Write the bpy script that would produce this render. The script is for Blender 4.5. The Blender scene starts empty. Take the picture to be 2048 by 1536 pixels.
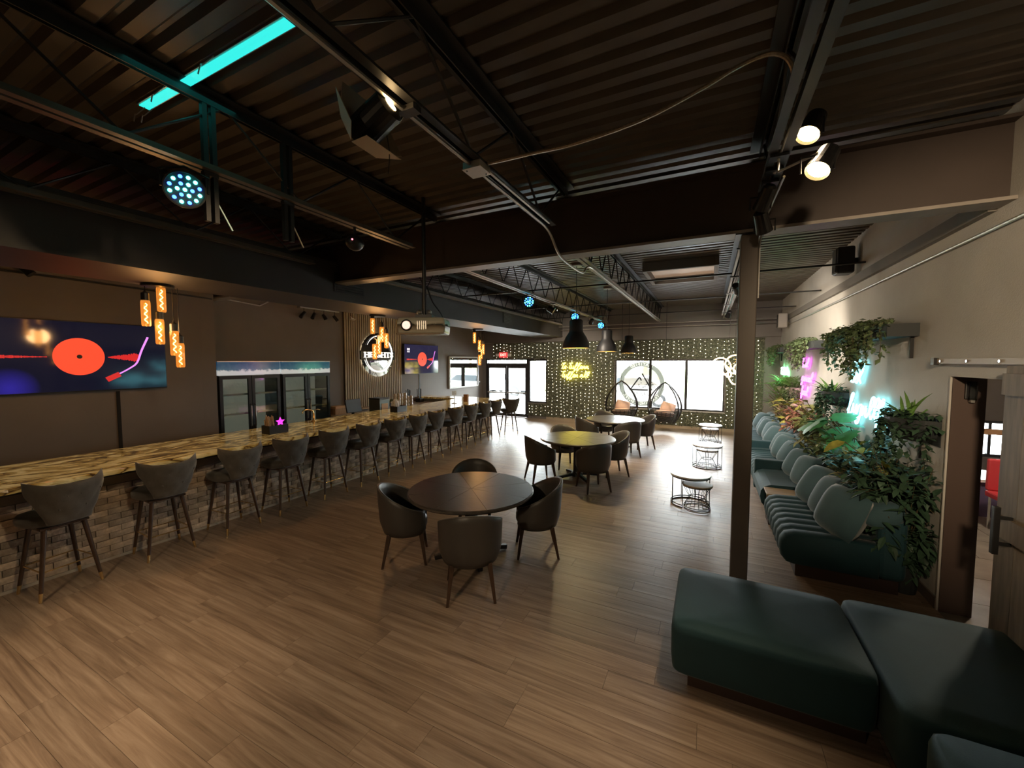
import bpy, math, random
from mathutils import Vector, Matrix, Euler, Quaternion

# ---------------------------------------------------------------- camera, world, sun, exposure
S = bpy.context.scene
COL = S.collection
R = math.radians
PI = math.pi
rnd = random.Random(7)

cam_d = bpy.data.cameras.new('camera')
cam = bpy.data.objects.new('camera', cam_d)
COL.objects.link(cam)
cam.location = (0, 0, 2.2)
cam.rotation_euler = (R(90 - 3.30), 0, R(26.44))
cam_d.sensor_width = 36
cam_d.lens = 794 / 2048 * 36
cam_d.clip_start = 0.03
cam_d.clip_end = 400
S.camera = cam

S.view_settings.view_transform = 'Standard'
S.view_settings.look = 'None'
S.view_settings.exposure = 0.75
S.view_settings.gamma = 1
S.view_settings.use_curve_mapping = False

W = bpy.data.worlds.new('overcast_sky')
S.world = W
W.use_nodes = True
wb = W.node_tree.nodes['Background']
wb.inputs[0].default_value = (0.93, 0.96, 1.0, 1)
wb.inputs[1].default_value = 22.0

def lamp(name, kind, loc, energy, col, rot=None, size=None, spot=None, blend=.6, target=None, parent=None):
    d = bpy.data.lights.new(name, kind)
    d.energy = energy
    d.color = col
    if kind == 'SPOT':
        d.spot_size = R(spot or 60); d.spot_blend = blend
    if size is not None:
        if kind == 'AREA': d.size = size
        elif kind == 'SUN': d.angle = size
        else: d.shadow_soft_size = size
    o = bpy.data.objects.new(name, d)
    COL.objects.link(o)
    o.location = loc
    if target is not None:
        o.rotation_euler = (Vector(target) - Vector(loc)).to_track_quat('-Z', 'Y').to_euler()
    elif rot: o.rotation_euler = rot
    if parent: o.parent = parent
    return o

# soft hazy sun from behind the building: lights the car park and trees, not the room
lamp('sun', 'SUN', (0, -20, 30), 4.0, (1.0, .95, .86), rot=(R(42), 0, R(-12)), size=R(3))

def portal(name, x0, x1, z0, z1, y):
    d = bpy.data.lights.new(name, 'AREA')
    d.shape = 'RECTANGLE'; d.size = x1 - x0; d.size_y = z1 - z0
    d.cycles.is_portal = True
    o = bpy.data.objects.new(name, d); COL.objects.link(o)
    o.location = ((x0 + x1) / 2, y, (z0 + z1) / 2)
    o.rotation_euler = (R(-90), 0, 0)
    return o
portal('window_portal', -2.94, .43, .62, 2.25, 14.22)
portal('door_portal', -8.1, -5.5, .02, 2.28, 14.22)

c = S.cycles
c.max_bounces = 7; c.diffuse_bounces = 4; c.glossy_bounces = 3
c.transmission_bounces = 4; c.transparent_max_bounces = 10
c.caustics_reflective = False; c.caustics_refractive = False
c.sample_clamp_indirect = 4.0; c.sample_clamp_direct = 0
c.use_light_tree = True
c.use_denoising = True
c.use_adaptive_sampling = True; c.adaptive_threshold = .03

# ---------------------------------------------------------------- materials
def nmat(name):
    m = bpy.data.materials.new(name); m.use_nodes = True
    nt = m.node_tree
    return m, nt, nt.nodes['Principled BSDF']

def L(nt, a, b): nt.links.new(a, b)

def node(nt, t, **kw):
    n = nt.nodes.new(t)
    for k, v in kw.items():
        if k.startswith('i_'): n.inputs[k[2:]].default_value = v
        else: setattr(n, k, v)
    return n

def mat(name, col, rough=.55, metal=0., em=None, es=0., var=0., vs=6., bump=0., bs=60., spec=.5, sheen=0., orand=0., sample=True, stretch=None):
    m, nt, b = nmat(name)
    c4 = (*col, 1)
    b.inputs['Base Color'].default_value = c4
    b.inputs['Roughness'].default_value = rough
    b.inputs['Metallic'].default_value = metal
    b.inputs['Specular IOR Level'].default_value = spec
    if sheen:
        b.inputs['Sheen Weight'].default_value = sheen
        b.inputs['Sheen Roughness'].default_value = .4
    if em is not None:
        b.inputs['Emission Color'].default_value = (*em, 1)
        b.inputs['Emission Strength'].default_value = es
        if not sample: m.cycles.emission_sampling = 'NONE'
    if var or bump or orand:
        tc = node(nt, 'ShaderNodeTexCoord')
        mp = node(nt, 'ShaderNodeMapping')
        if stretch: mp.inputs['Scale'].default_value = stretch
        L(nt, tc.outputs['Object'], mp.inputs[0])
        if var or orand:
            nz = node(nt, 'ShaderNodeTexNoise'); nz.inputs['Scale'].default_value = vs; nz.inputs['Detail'].default_value = 5
            L(nt, mp.outputs[0], nz.inputs['Vector'])
            mr = node(nt, 'ShaderNodeMapRange')
            mr.inputs[1].default_value = .3; mr.inputs[2].default_value = .7
            mr.inputs[3].default_value = 1 - var; mr.inputs[4].default_value = 1 + var
            L(nt, nz.outputs[0], mr.inputs[0])
            val = mr.outputs[0]
            if orand:
                oi = node(nt, 'ShaderNodeObjectInfo'); gi = node(nt, 'ShaderNodeNewGeometry')
                ad = node(nt, 'ShaderNodeMath', operation='ADD'); L(nt, oi.outputs['Random'], ad.inputs[0]); L(nt, gi.outputs['Random Per Island'], ad.inputs[1])
                fr = node(nt, 'ShaderNodeMath', operation='FRACT'); L(nt, ad.outputs[0], fr.inputs[0])
                m2 = node(nt, 'ShaderNodeMapRange'); m2.inputs[3].default_value = 1 - orand; m2.inputs[4].default_value = 1 + orand
                L(nt, fr.outputs[0], m2.inputs[0])
                mu = node(nt, 'ShaderNodeMath', operation='MULTIPLY'); L(nt, val, mu.inputs[0]); L(nt, m2.outputs[0], mu.inputs[1])
                val = mu.outputs[0]
            vm = node(nt, 'ShaderNodeVectorMath', operation='SCALE'); vm.inputs[0].default_value = col
            L(nt, val, vm.inputs['Scale'])
            L(nt, vm.outputs[0], b.inputs['Base Color'])
        if bump:
            n2 = node(nt, 'ShaderNodeTexNoise'); n2.inputs['Scale'].default_value = bs; n2.inputs['Detail'].default_value = 3
            L(nt, mp.outputs[0], n2.inputs['Vector'])
            bp = node(nt, 'ShaderNodeBump'); bp.inputs['Strength'].default_value = bump; bp.inputs['Distance'].default_value = .02
            L(nt, n2.outputs[0], bp.inputs['Height'])
            L(nt, bp.outputs[0], b.inputs['Normal'])
    return m

def glassmat(name, tint=(.95, .98, .97), refl=.12, rough=.02):
    m = bpy.data.materials.new(name); m.use_nodes = True
    nt = m.node_tree; nt.nodes.clear()
    out = node(nt, 'ShaderNodeOutputMaterial')
    tr = node(nt, 'ShaderNodeBsdfTransparent'); tr.inputs[0].default_value = (*tint, 1)
    gl = node(nt, 'ShaderNodeBsdfGlossy'); gl.inputs['Roughness'].default_value = rough
    fr = node(nt, 'ShaderNodeFresnel'); fr.inputs[0].default_value = 1.3 + refl
    mx = node(nt, 'ShaderNodeMixShader')
    L(nt, fr.outputs[0], mx.inputs[0]); L(nt, tr.outputs[0], mx.inputs[1]); L(nt, gl.outputs[0], mx.inputs[2])
    L(nt, mx.outputs[0], out.inputs[0])
    return m

M = {}
def floor_mat():
    m, nt, b = nmat('floor_planks')
    geo = node(nt, 'ShaderNodeNewGeometry'); oi = node(nt, 'ShaderNodeObjectInfo')
    ad = node(nt, 'ShaderNodeMath', operation='ADD'); L(nt, oi.outputs['Random'], ad.inputs[0]); L(nt, geo.outputs['Random Per Island'], ad.inputs[1])
    fr = node(nt, 'ShaderNodeMath', operation='FRACT'); L(nt, ad.outputs[0], fr.inputs[0])
    wn = node(nt, 'ShaderNodeTexWhiteNoise', noise_dimensions='1D'); L(nt, fr.outputs[0], wn.inputs['W'])
    sc = node(nt, 'ShaderNodeVectorMath', operation='SCALE'); L(nt, wn.outputs['Color'], sc.inputs[0]); sc.inputs['Scale'].default_value = 40
    av = node(nt, 'ShaderNodeVectorMath', operation='ADD'); L(nt, geo.outputs['Position'], av.inputs[0]); L(nt, sc.outputs[0], av.inputs[1])
    mp = node(nt, 'ShaderNodeMapping'); mp.inputs['Scale'].default_value = (.5, 10, 10); L(nt, av.outputs[0], mp.inputs[0])
    n1 = node(nt, 'ShaderNodeTexNoise'); n1.inputs['Scale'].default_value = 2.2; n1.inputs['Detail'].default_value = 8; n1.inputs['Roughness'].default_value = .65; n1.inputs['Distortion'].default_value = .6
    L(nt, mp.outputs[0], n1.inputs['Vector'])
    cr = node(nt, 'ShaderNodeValToRGB')
    e = cr.color_ramp.elements
    e[0].position = .28; e[0].color = (.135, .090, .064, 1)
    e[1].position = .72; e[1].color = (.43, .33, .25, 1)
    e2 = cr.color_ramp.elements.new(.5); e2.color = (.285, .205, .148, 1)
    L(nt, n1.outputs[0], cr.inputs[0])
    mr = node(nt, 'ShaderNodeMapRange'); mr.inputs[3].default_value = .84; mr.inputs[4].default_value = 1.10; L(nt, wn.outputs['Value'], mr.inputs[0])
    vm = node(nt, 'ShaderNodeVectorMath', operation='SCALE'); L(nt, cr.outputs[0], vm.inputs[0]); L(nt, mr.outputs[0], vm.inputs['Scale'])
    L(nt, vm.outputs[0], b.inputs['Base Color'])
    r2 = node(nt, 'ShaderNodeMapRange'); r2.inputs[3].default_value = .30; r2.inputs[4].default_value = .48; L(nt, n1.outputs[0], r2.inputs[0])
    L(nt, r2.outputs[0], b.inputs['Roughness'])
    bp = node(nt, 'ShaderNodeBump'); bp.inputs['Strength'].default_value = .18; bp.inputs['Distance'].default_value = .01
    L(nt, n1.outputs[0], bp.inputs['Height']); L(nt, bp.outputs[0], b.inputs['Normal'])
    b.inputs['Specular IOR Level'].default_value = .5
    return m
M['floor'] = floor_mat()
M['subfloor'] = mat('floor_gap', (.03, .022, .016), .9)

def onyx_mat():
    m, nt, b = nmat('backlit_onyx')
    tc = node(nt, 'ShaderNodeTexCoord')
    mp = node(nt, 'ShaderNodeMapping'); mp.inputs['Scale'].default_value = (1.5, .6, 1); mp.inputs['Rotation'].default_value = (0, 0, .35)
    L(nt, tc.outputs['Object'], mp.inputs[0])
    n1 = node(nt, 'ShaderNodeTexNoise'); n1.inputs['Scale'].default_value = 2.6; n1.inputs['Detail'].default_value = 9; n1.inputs['Distortion'].default_value = 2.6; n1.inputs['Roughness'].default_value = .6
    L(nt, mp.outputs[0], n1.inputs['Vector'])
    n3 = node(nt, 'ShaderNodeTexNoise'); n3.inputs['Scale'].default_value = 1.5; n3.inputs['Detail'].default_value = 6; n3.inputs['Distortion'].default_value = 3.4
    L(nt, mp.outputs[0], n3.inputs['Vector'])
    ab = node(nt, 'ShaderNodeMath', operation='SUBTRACT'); L(nt, n3.outputs[0], ab.inputs[0]); ab.inputs[1].default_value = .5
    a2 = node(nt, 'ShaderNodeMath', operation='ABSOLUTE'); L(nt, ab.outputs[0], a2.inputs[0])
    a3 = node(nt, 'ShaderNodeMath', operation='MULTIPLY'); L(nt, a2.outputs[0], a3.inputs[0]); a3.inputs[1].default_value = 9; a3.use_clamp = True
    mx = node(nt, 'ShaderNodeMath', operation='MULTIPLY'); L(nt, n1.outputs[0], mx.inputs[0]); L(nt, a3.outputs[0], mx.inputs[1])
    cr = node(nt, 'ShaderNodeValToRGB'); e = cr.color_ramp.elements
    e[0].position = .03; e[0].color = (.045, .022, .008, 1)
    e[1].position = .66; e[1].color = (.52, .38, .16, 1)
    e2 = e.new(.16); e2.color = (.24, .135, .03, 1)
    e3 = e.new(.3); e3.color = (.30, .19, .05, 1)
    L(nt, mx.outputs[0], cr.inputs[0])
    L(nt, cr.outputs[0], b.inputs['Base Color'])
    L(nt, cr.outputs[0], b.inputs['Emission Color'])
    b.inputs['Emission Strength'].default_value = .20
    b.inputs['Roughness'].default_value = .12
    return m
M['onyx'] = onyx_mat()

M['brick'] = mat('whitewashed_brick', (.44, .36, .28), .9, var=.45, vs=9, bump=.5, bs=40, orand=.35)
M['mortar'] = mat('mortar', (.30, .26, .22), .95, var=.2, bump=.3)
M['wall_dark'] = mat('dark_taupe_paint', (.145, .120, .100), .62, var=.06, vs=2, bump=.05, bs=120)
M['wall_right'] = mat('grey_plaster', (.52, .505, .465), .7, var=.10, vs=1.4, bump=.12, bs=90)
M['wall_far'] = mat('far_wall_paint', (.17, .155, .14), .7, var=.08, vs=2)
M['deck'] = mat('painted_steel_deck', (.100, .082, .064), .45, metal=.0, var=.18, vs=3)
M['steel'] = mat('black_steel', (.022, .021, .021), .5, var=.2)
M['beam'] = mat('brown_painted_beam', (.062, .045, .038), .55, var=.12, vs=2)
M['beam_edge'] = mat('pale_daylit_steel', (.30, .27, .24), .5, var=.1)  # on the beam's lower flange this pale tone paints in daylight
M['chord'] = mat('bronze_painted_steel', (.13, .10, .075), .4, var=.15)
M['duct'] = mat('soffit_paint', (.040, .034, .030), .55, var=.08, vs=1.5)
M['galv'] = mat('galvanised_conduit', (.55, .53, .50), .38, metal=.85, var=.1)
M['column'] = mat('column_paint', (.125, .105, .090), .55, var=.05, vs=3)
M['black'] = mat('black_plastic', (.012, .012, .013), .42)
M['blackmetal'] = mat('black_metal', (.016, .016, .017), .35, metal=.3)
M['chrome'] = mat('chrome', (.8, .8, .8), .14, metal=1)
M['brass'] = mat('brass', (.82, .60, .28), .25, metal=1)
M['white'] = mat('white_plastic', (.78, .77, .74), .45)
M['cream'] = mat('cream_shell', (.72, .66, .52), .35)
M['walnut'] = mat('dark_walnut', (.055, .030, .018), .38, var=.3, vs=10, stretch=(6, 6, 1))
M['tablewood'] = mat('charcoal_veneer', (.075, .065, .057), .30, var=.25, vs=9, stretch=(1, 8, 1))
M['leather'] = mat('charcoal_leather', (.056, .051, .046), .42, bump=.08, bs=220)
M['fabric'] = mat('grey_brown_velvet', (.085, .078, .070), .8, sheen=.5, var=.15, vs=14, bump=.15, bs=260)
M['teal'] = mat('teal_velvet', (.011, .052, .066), .75, sheen=.08, var=.10, vs=5, bump=.10, bs=260)
M['pillow'] = mat('slate_teal_cushion', (.046, .100, .118), .85, sheen=.3, var=.08, bump=.1, bs=240)
M['plinth'] = mat('dark_plinth', (.045, .026, .020), .6)
M['traywood'] = mat('oak_tray', (.40, .29, .18), .5, var=.2, vs=6, stretch=(1, 8, 1))
M['slat'] = mat('oak_slat', (.36, .28, .165), .55, var=.2, vs=5, stretch=(4, 4, .6), orand=.1)
M['felt'] = mat('black_felt', (.012, .011, .010), .95)
M['glass'] = glassmat('window_glass')
M['fridgeglass'] = glassmat('fridge_glass', (.82, .86, .84), .25)
M['bulbglass'] = glassmat('amber_glass', (1, .82, .55), .2)
M['leaf'] = mat('ivy_leaf', (.11, .16, .07), .55, var=.45, vs=30, orand=.35)
M['leaf_wall'] = mat('boxwood_leaf', (.135, .138, .085), .6, var=.3, vs=20, orand=.45)
M['leaf_mon'] = mat('monstera_leaf', (.07, .27, .09), .55, var=.2, vs=12)
M['leaf_yel'] = mat('croton_leaf', (.38, .38, .08), .4, var=.4, vs=14, orand=.3)
M['leaf_olive'] = mat('olive_leaf', (.23, .24, .08), .45, var=.35, vs=14, orand=.35)
M['leaf_red'] = mat('rusty_leaf', (.30, .13, .08), .5, var=.35, vs=12, orand=.3)
M['leaf_fern'] = mat('fern_frond', (.15, .31, .07), .5, var=.25, vs=12, orand=.25)
M['leaf_dark'] = mat('dark_leaf', (.045, .095, .055), .5, var=.3, vs=12, orand=.3)
M['stem'] = mat('plant_stem', (.13, .10, .05), .7)
M['planter'] = mat('charcoal_planter', (.030, .036, .038), .6)
M['basket'] = mat('woven_basket', (.42, .37, .30), .8, var=.4, vs=45)
M['marble'] = mat('white_stone_top', (.74, .73, .72), .18, var=.06, vs=5)
M['soil'] = mat('potting_soil', (.03, .02, .014), .95)
M['rug'] = mat('rattan_black', (.03, .03, .032), .6)
M['pink'] = mat('blush_cushion', (.72, .50, .42), .85, var=.1)
M['tan'] = mat('kraft_paper', (.62, .44, .27), .7, var=.1)
M['fridge_in'] = mat('fridge_liner', (.50, .50, .46), .5, em=(.6, .60, .48), es=.10)  # faint emission puts the lit fridge interior into the liner colour
M['wire'] = mat('wire_shelf', (.75, .75, .72), .35, metal=.5)
M['plank_brown'] = mat('barn_board', (.20, .16, .115), .65, var=.25, vs=5, stretch=(6, 6, .7), orand=.12)
M['reveal'] = mat('brown_reveal', (.085, .055, .045), .55)
M['red'] = mat('red_vinyl', (.55, .05, .06), .4)

def emis(name, col, st, sample=True):
    return mat(name, (.02, .02, .02), .5, em=col, es=st, sample=sample)
M['fil'] = emis('edison_filament', (1.0, .55, .16), 18)
def amber():
    m = bpy.data.materials.new('amber_tube'); m.use_nodes = True; nt = m.node_tree; nt.nodes.clear()
    out = node(nt, 'ShaderNodeOutputMaterial'); tr = node(nt, 'ShaderNodeBsdfTransparent'); tr.inputs[0].default_value = (1,.72,.38,1)
    em = node(nt, 'ShaderNodeEmission'); em.inputs[0].default_value = (1,.34,.05,1); em.inputs[1].default_value = .75
    gl = node(nt, 'ShaderNodeBsdfGlossy'); gl.inputs['Roughness'].default_value = .05
    a = node(nt, 'ShaderNodeMixShader'); a.inputs[0].default_value = .45; b2 = node(nt, 'ShaderNodeMixShader'); b2.inputs[0].default_value = .06
    L(nt, tr.outputs[0], a.inputs[1]); L(nt, em.outputs[0], a.inputs[2]); L(nt, a.outputs[0], b2.inputs[1]); L(nt, gl.outputs[0], b2.inputs[2]); L(nt, b2.outputs[0], out.inputs[0]); return m
M['bulbglow'] = amber()
M['fairy'] = emis('fairy_bulb', (1.0, .88, .66), 6, False)
M['neon_y'] = emis('neon_yellow', (1.0, .80, .06), 7)
M['neon_b'] = emis('neon_blue', (.22, .86, 1.0), 4.5)
M['neon_p'] = emis('neon_purple', (.92, .10, .95), 4)
M['neon_g'] = emis('neon_green', (.25, 1.0, .42), 13)
M['neon_w'] = emis('neon_warm', (1.0, .62, .30), 6)
M['led_c'] = emis('par_cyan', (.05, .95, .85), 12, False)
M['led_b'] = emis('par_blue', (.03, .10, 1.0), 6, False)
M['strip'] = emis('teal_lit_flute', (.03, .72, .66), .75)
M['spotlens'] = emis('hot_lens', (1.0, .66, .25), 22, False)
M['lamp_in'] = emis('lit_shade_inner', (1.0, .80, .30), 2.2)
M['exit'] = emis('exit_red', (1.0, .05, .05), 1.6)

# ---------------------------------------------------------------- mesh building
class MB:
    def __init__(s): s.v = []; s.f = []
    def add(s, vs, fs):
        o = len(s.v); s.v += [tuple(p) for p in vs]; s.f += [tuple(i + o for i in f) for f in fs]; return s
    def box(s, x0, x1, y0, y1, z0, z1, M4=None):
        vs = [Vector(p) for p in ((x0,y0,z0),(x1,y0,z0),(x1,y1,z0),(x0,y1,z0),(x0,y0,z1),(x1,y0,z1),(x1,y1,z1),(x0,y1,z1))]
        if M4 is not None: vs = [M4 @ p for p in vs]
        return s.add(vs, [(3,2,1,0),(4,5,6,7),(0,1,5,4),(1,2,6,5),(2,3,7,6),(3,0,4,7)])
    def cbox(s, c, d, rot=(0,0,0)):
        return s.box(-d[0]/2,d[0]/2,-d[1]/2,d[1]/2,-d[2]/2,d[2]/2, Matrix.Translation(c) @ Euler(rot).to_matrix().to_4x4())
    def bar(s, p0, p1, w, h=None):
        h = h or w; p0 = Vector(p0); p1 = Vector(p1); d = p1 - p0
        q = d.to_track_quat('Z', 'Y').to_matrix().to_4x4()
        return s.box(-w/2,w/2,-h/2,h/2,0,d.length, Matrix.Translation(p0) @ q)
    def cyl(s, p0, p1, r0, r1=None, n=10, cap=True):
        r1 = r0 if r1 is None else r1
        p0 = Vector(p0); p1 = Vector(p1); d = p1 - p0
        q = d.to_track_quat('Z', 'Y')
        vs = []
        for P, r in ((p0, r0), (p1, r1)):
            for i in range(n):
                a = 2*PI*i/n; vs.append(P + q @ Vector((r*math.cos(a), r*math.sin(a), 0)))
        fs = [(i,(i+1)%n,n+(i+1)%n,n+i) for i in range(n)]
        if cap: fs += [tuple(range(n-1,-1,-1)), tuple(range(n,2*n))]
        return s.add(vs, fs)
    def tube(s, pts, r, n=6, closed=False, cap=True):
        P = [Vector(p) for p in pts]; k = len(P)
        rs = r if isinstance(r, (list, tuple)) else [r]*k
        vs = []; up = None
        for i in range(k):
            if closed: t = P[(i+1)%k] - P[i-1]
            else: t = P[min(i+1,k-1)] - P[max(i-1,0)]
            if t.length < 1e-9: t = Vector((0,0,1))
            t.normalize()
            if up is None:
                a = Vector((0,0,1)) if abs(t.z) < .9 else Vector((1,0,0))
                up = (a - t*a.dot(t)).normalized()
            else:
                up = up - t*up.dot(t)
                if up.length < 1e-6: up = t.orthogonal()
                up.normalize()
            b = t.cross(up)
            for j in range(n):
                a = 2*PI*j/n; vs.append(P[i] + (up*math.cos(a) + b*math.sin(a))*rs[i])
        fs = []
        for i in range(k if closed else k-1):
            i2 = (i+1) % k
            for j in range(n): fs.append((i*n+j, i*n+(j+1)%n, i2*n+(j+1)%n, i2*n+j))
        if not closed and cap: fs += [tuple(range(n-1,-1,-1)), tuple(range((k-1)*n, k*n))]
        return s.add(vs, fs)
    def lathe(s, prof, n=24, c=(0,0,0), cap=True):
        vs = []; k = len(prof)
        for r, z in prof:
            for i in range(n):
                a = 2*PI*i/n; vs.append((c[0]+r*math.cos(a), c[1]+r*math.sin(a), c[2]+z))
        fs = []
        for j in range(k-1):
            for i in range(n): fs.append((j*n+i, j*n+(i+1)%n, (j+1)*n+(i+1)%n, (j+1)*n+i))
        if cap: fs += [tuple(range(n-1,-1,-1)), tuple(range((k-1)*n,k*n))]
        return s.add(vs, fs)
    def prism(s, poly, d0, d1, axis='z'):
        n = len(poly)
        def P(a, b, d): return {'z': (a,b,d), 'y': (a,d,b), 'x': (d,a,b)}[axis]
        vs = [P(a,b,d0) for a,b in poly] + [P(a,b,d1) for a,b in poly]
        fs = [(i,(i+1)%n,n+(i+1)%n,n+i) for i in range(n)] + [tuple(range(n-1,-1,-1)), tuple(range(n,2*n))]
        return s.add(vs, fs)
    def grid(s, rows, close_u=False, close_v=False):
        k = len(rows); n = len(rows[0]); vs = [p for r in rows for p in r]; fs = []
        for j in range(k if close_v else k-1):
            j2 = (j+1) % k
            for i in range(n if close_u else n-1):
                i2 = (i+1) % n; fs.append((j*n+i, j*n+i2, j2*n+i2, j2*n+i))
        return s.add(vs, fs)
    def sph(s, c, r, n=10, m=6, sc=(1,1,1)):
        rows = []
        for j in range(m+1):
            t = PI*j/m
            rows.append([(c[0]+sc[0]*r*math.sin(t)*math.cos(2*PI*i/n), c[1]+sc[1]*r*math.sin(t)*math.sin(2*PI*i/n), c[2]+sc[2]*r*math.cos(t)) for i in range(n)])
        return s.grid(rows, close_u=True)
    def xf(s, M4): s.v = [tuple(M4 @ Vector(p)) for p in s.v]; return s
    def mesh(s, name, m=None, smooth=False):
        me = bpy.data.meshes.new(name); me.from_pydata(s.v, [], s.f); me.update()
        if m is not None: me.materials.append(M[m] if isinstance(m, str) else m)
        if smooth: me.polygons.foreach_set('use_smooth', [True]*len(me.polygons))
        return me
    def build(s, name, m=None, parent=None, smooth=False, bev=0, seg=2, sub=0, loc=None, rot=None, angle=None):
        o = bpy.data.objects.new(name, s.mesh(name, m, smooth)); COL.objects.link(o)
        if parent is not None: o.parent = parent
        if loc is not None: o.location = loc
        if rot is not None: o.rotation_euler = rot
        if bev:
            b = o.modifiers.new('bevel', 'BEVEL'); b.width = bev; b.segments = seg; b.limit_method = 'ANGLE'; b.angle_limit = R(40)
        if sub:
            b = o.modifiers.new('sub', 'SUBSURF'); b.levels = sub; b.render_levels = sub
        return o

def tag(o, label, cat, group=None, kind=None):
    o['label'] = label; o['category'] = cat
    if group: o['group'] = group
    if kind: o['kind'] = kind
    return o
def thing(name, label, cat, loc=(0,0,0), rz=0, group=None):
    o = bpy.data.objects.new(name, None); COL.objects.link(o)
    o.empty_display_size = .1
    o.location = loc; o.rotation_euler = (0, 0, rz)
    return tag(o, label, cat, group)
def struct(o): o['kind'] = 'structure'; return o
def stuff(o): o['kind'] = 'stuff'; return o
def dup(root, loc=None, rz=None, label=None, group=None):
    r = root.copy(); COL.objects.link(r)
    if loc is not None: r.location = loc
    if rz is not None: r.rotation_euler = (0, 0, rz)
    if label: r['label'] = label
    if group: r['group'] = group
    for ch in list(root.children):
        c = ch.copy(); COL.objects.link(c); c.parent = r
        for g in list(ch.children):
            d = g.copy(); COL.objects.link(d); d.parent = c
    return r

def text_mesh(txt, size, extrude=.004, bold=0., align='CENTER'):
    cu = bpy.data.curves.new('txt', 'FONT'); cu.body = txt; cu.size = size; cu.extrude = extrude; cu.offset = bold
    cu.align_x = align; cu.align_y = 'CENTER'; cu.resolution_u = 3
    o = bpy.data.objects.new('txt', cu); COL.objects.link(o)
    dg = bpy.context.evaluated_depsgraph_get()
    me = o.evaluated_get(dg).to_mesh()
    vs = [tuple(v.co) for v in me.vertices]; fs = [tuple(p.vertices) for p in me.polygons]
    bpy.data.objects.remove(o); bpy.data.curves.remove(cu)
    mb = MB(); mb.add(vs, fs); return mb

def bez(pts, n=6):
    """Catmull-Rom through the points"""
    P = [Vector(p) for p in pts]; out = []
    for i in range(len(P)-1):
        a = P[max(i-1,0)]; b = P[i]; c_ = P[i+1]; d = P[min(i+2,len(P)-1)]
        for k in range(n):
            t = k/n
            out.append(.5*((2*b) + (c_-a)*t + (2*a-5*b+4*c_-d)*t*t + (3*b-a-3*c_+d)*t**3))
    out.append(P[-1]); return out
# ================================================================ THE SETTING
XL, XN, XR, YB, YF, ZC = -8.30, -7.75, 1.86, -4.0, 14.0, 3.98

# ---- floor: sub-floor plus separate planks
flo = struct(MB().box(XL-.3, XR+.2, YB-.2, YF+.3, -.2, -.013).build('floor', 'subfloor'))
PW, PL = .182, 1.22
fwx, fwy = -math.sin(R(26.44)), math.cos(R(26.44))
cand = []; rest = MB()
row = 0; y = YB
while y < YF:
    x = XL - rnd.random() * PL
    while x < XR:
        x0, x1 = max(x, XL), min(x + PL, XR)
        cx, cy = (x0+x1)/2, y + PW/2
        d = cx*fwx + cy*fwy; s_ = cx*fwy - cy*fwx
        vis = d > 1.2 and abs(s_)/d < 1.38
        cand.append((math.hypot(cx, cy) if vis and x1-x0 > .5 else 99, x0, x1, y))
        x += PL
    y += PW
cand.sort()
pm = {}
for i, (dist, x0, x1, y) in enumerate(cand):
    y1 = min(y + PW, YF)
    if i < 300 and dist < 90:
        k = round(x1 - x0, 2)
        if k not in pm: pm[k] = MB().box(0, k-.002, .001, PW-.001, -.013, 0).mesh('plank', 'floor')
        o = bpy.data.objects.new('plank', pm[k]); COL.objects.link(o); o.location = (x0, y, 0); o.parent = flo
    else:
        rest.box(x0, x1-.002, y+.001, y1-.001, -.013, 0)
stuff(rest.build('far_planks', 'floor', flo))

# ---- walls
wl = MB()
wl.box(XN-.2, XN, YB, 3.72, 0, ZC+.05)
struct(wl.build('wall_left', 'wall_dark'))
wl2 = MB(); wl2.box(XL-.2, XL, 3.93, YF, 0, ZC+.05); wl2.box(XL-.2, XN, 3.721, 3.93, 0, ZC+.05)
struct(wl2.build('wall_left_recess', 'wall_dark'))
# panel joints on the wall under the large screen
struct(MB().box(XN, XN+.012, 2.60, 2.64, 0, 1.76).build('trim_1', 'felt'))
struct(MB().box(XL, XL+.012, 10.02, 10.06, 1.0, 1.78).build('trim_2', 'steel'))

wf = MB()
for b in ((XL-.2,-8.15,0,ZC+.05), (-8.15,-5.5,2.29,ZC+.05), (-6.25,-5.5,0,.60), (-5.5,-2.94,0,ZC+.05), (-2.94,.43,0,.60), (-2.94,.43,2.25,ZC+.05), (.43,XR+.2,0,ZC+.05)):
    wf.box(b[0], b[1], YF, YF+.2, b[2], b[3])
struct(wf.build('wall_far', 'wall_far'))
struct(MB().box(XL, XR, YB-.2, YB, 0, ZC+.05).build('wall_back', 'wall_dark'))
wr = MB()
OY0, OY1, OZ = 2.9, 4.71, 2.07
wr.box(XR, XR+.2, YB, OY0, 0, ZC+.05); wr.box(XR, XR+.2, OY1, YF, 0, ZC+.05); wr.box(XR, XR+.2, OY0, OY1, OZ, ZC+.05)
struct(wr.build('wall_right', 'wall_right'))
struct(MB().box(-5.5, -2.94, YF-.03, YF, 0, .09).box(-2.94, XR, YF-.03, YF, 0, .09).build('baseboard_far', mat('tan_baseboard', (.42,.34,.24), .5)))
struct(MB().box(XR-.015, XR, 4.73, YF, 0, .10).build('baseboard_right', 'wall_dark'))
struct(MB().box(XR-.05, XR, 4.25, YF, 3.30, 3.42).build('trim_3', mat('ledge_paint', (.20,.185,.165), .6)))
# bulkhead on the far wall above the greenery
struct(MB().box(XL, XR, YF-.10, YF, 2.92, 3.30).build('trim_4', 'wall_far'))

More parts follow.
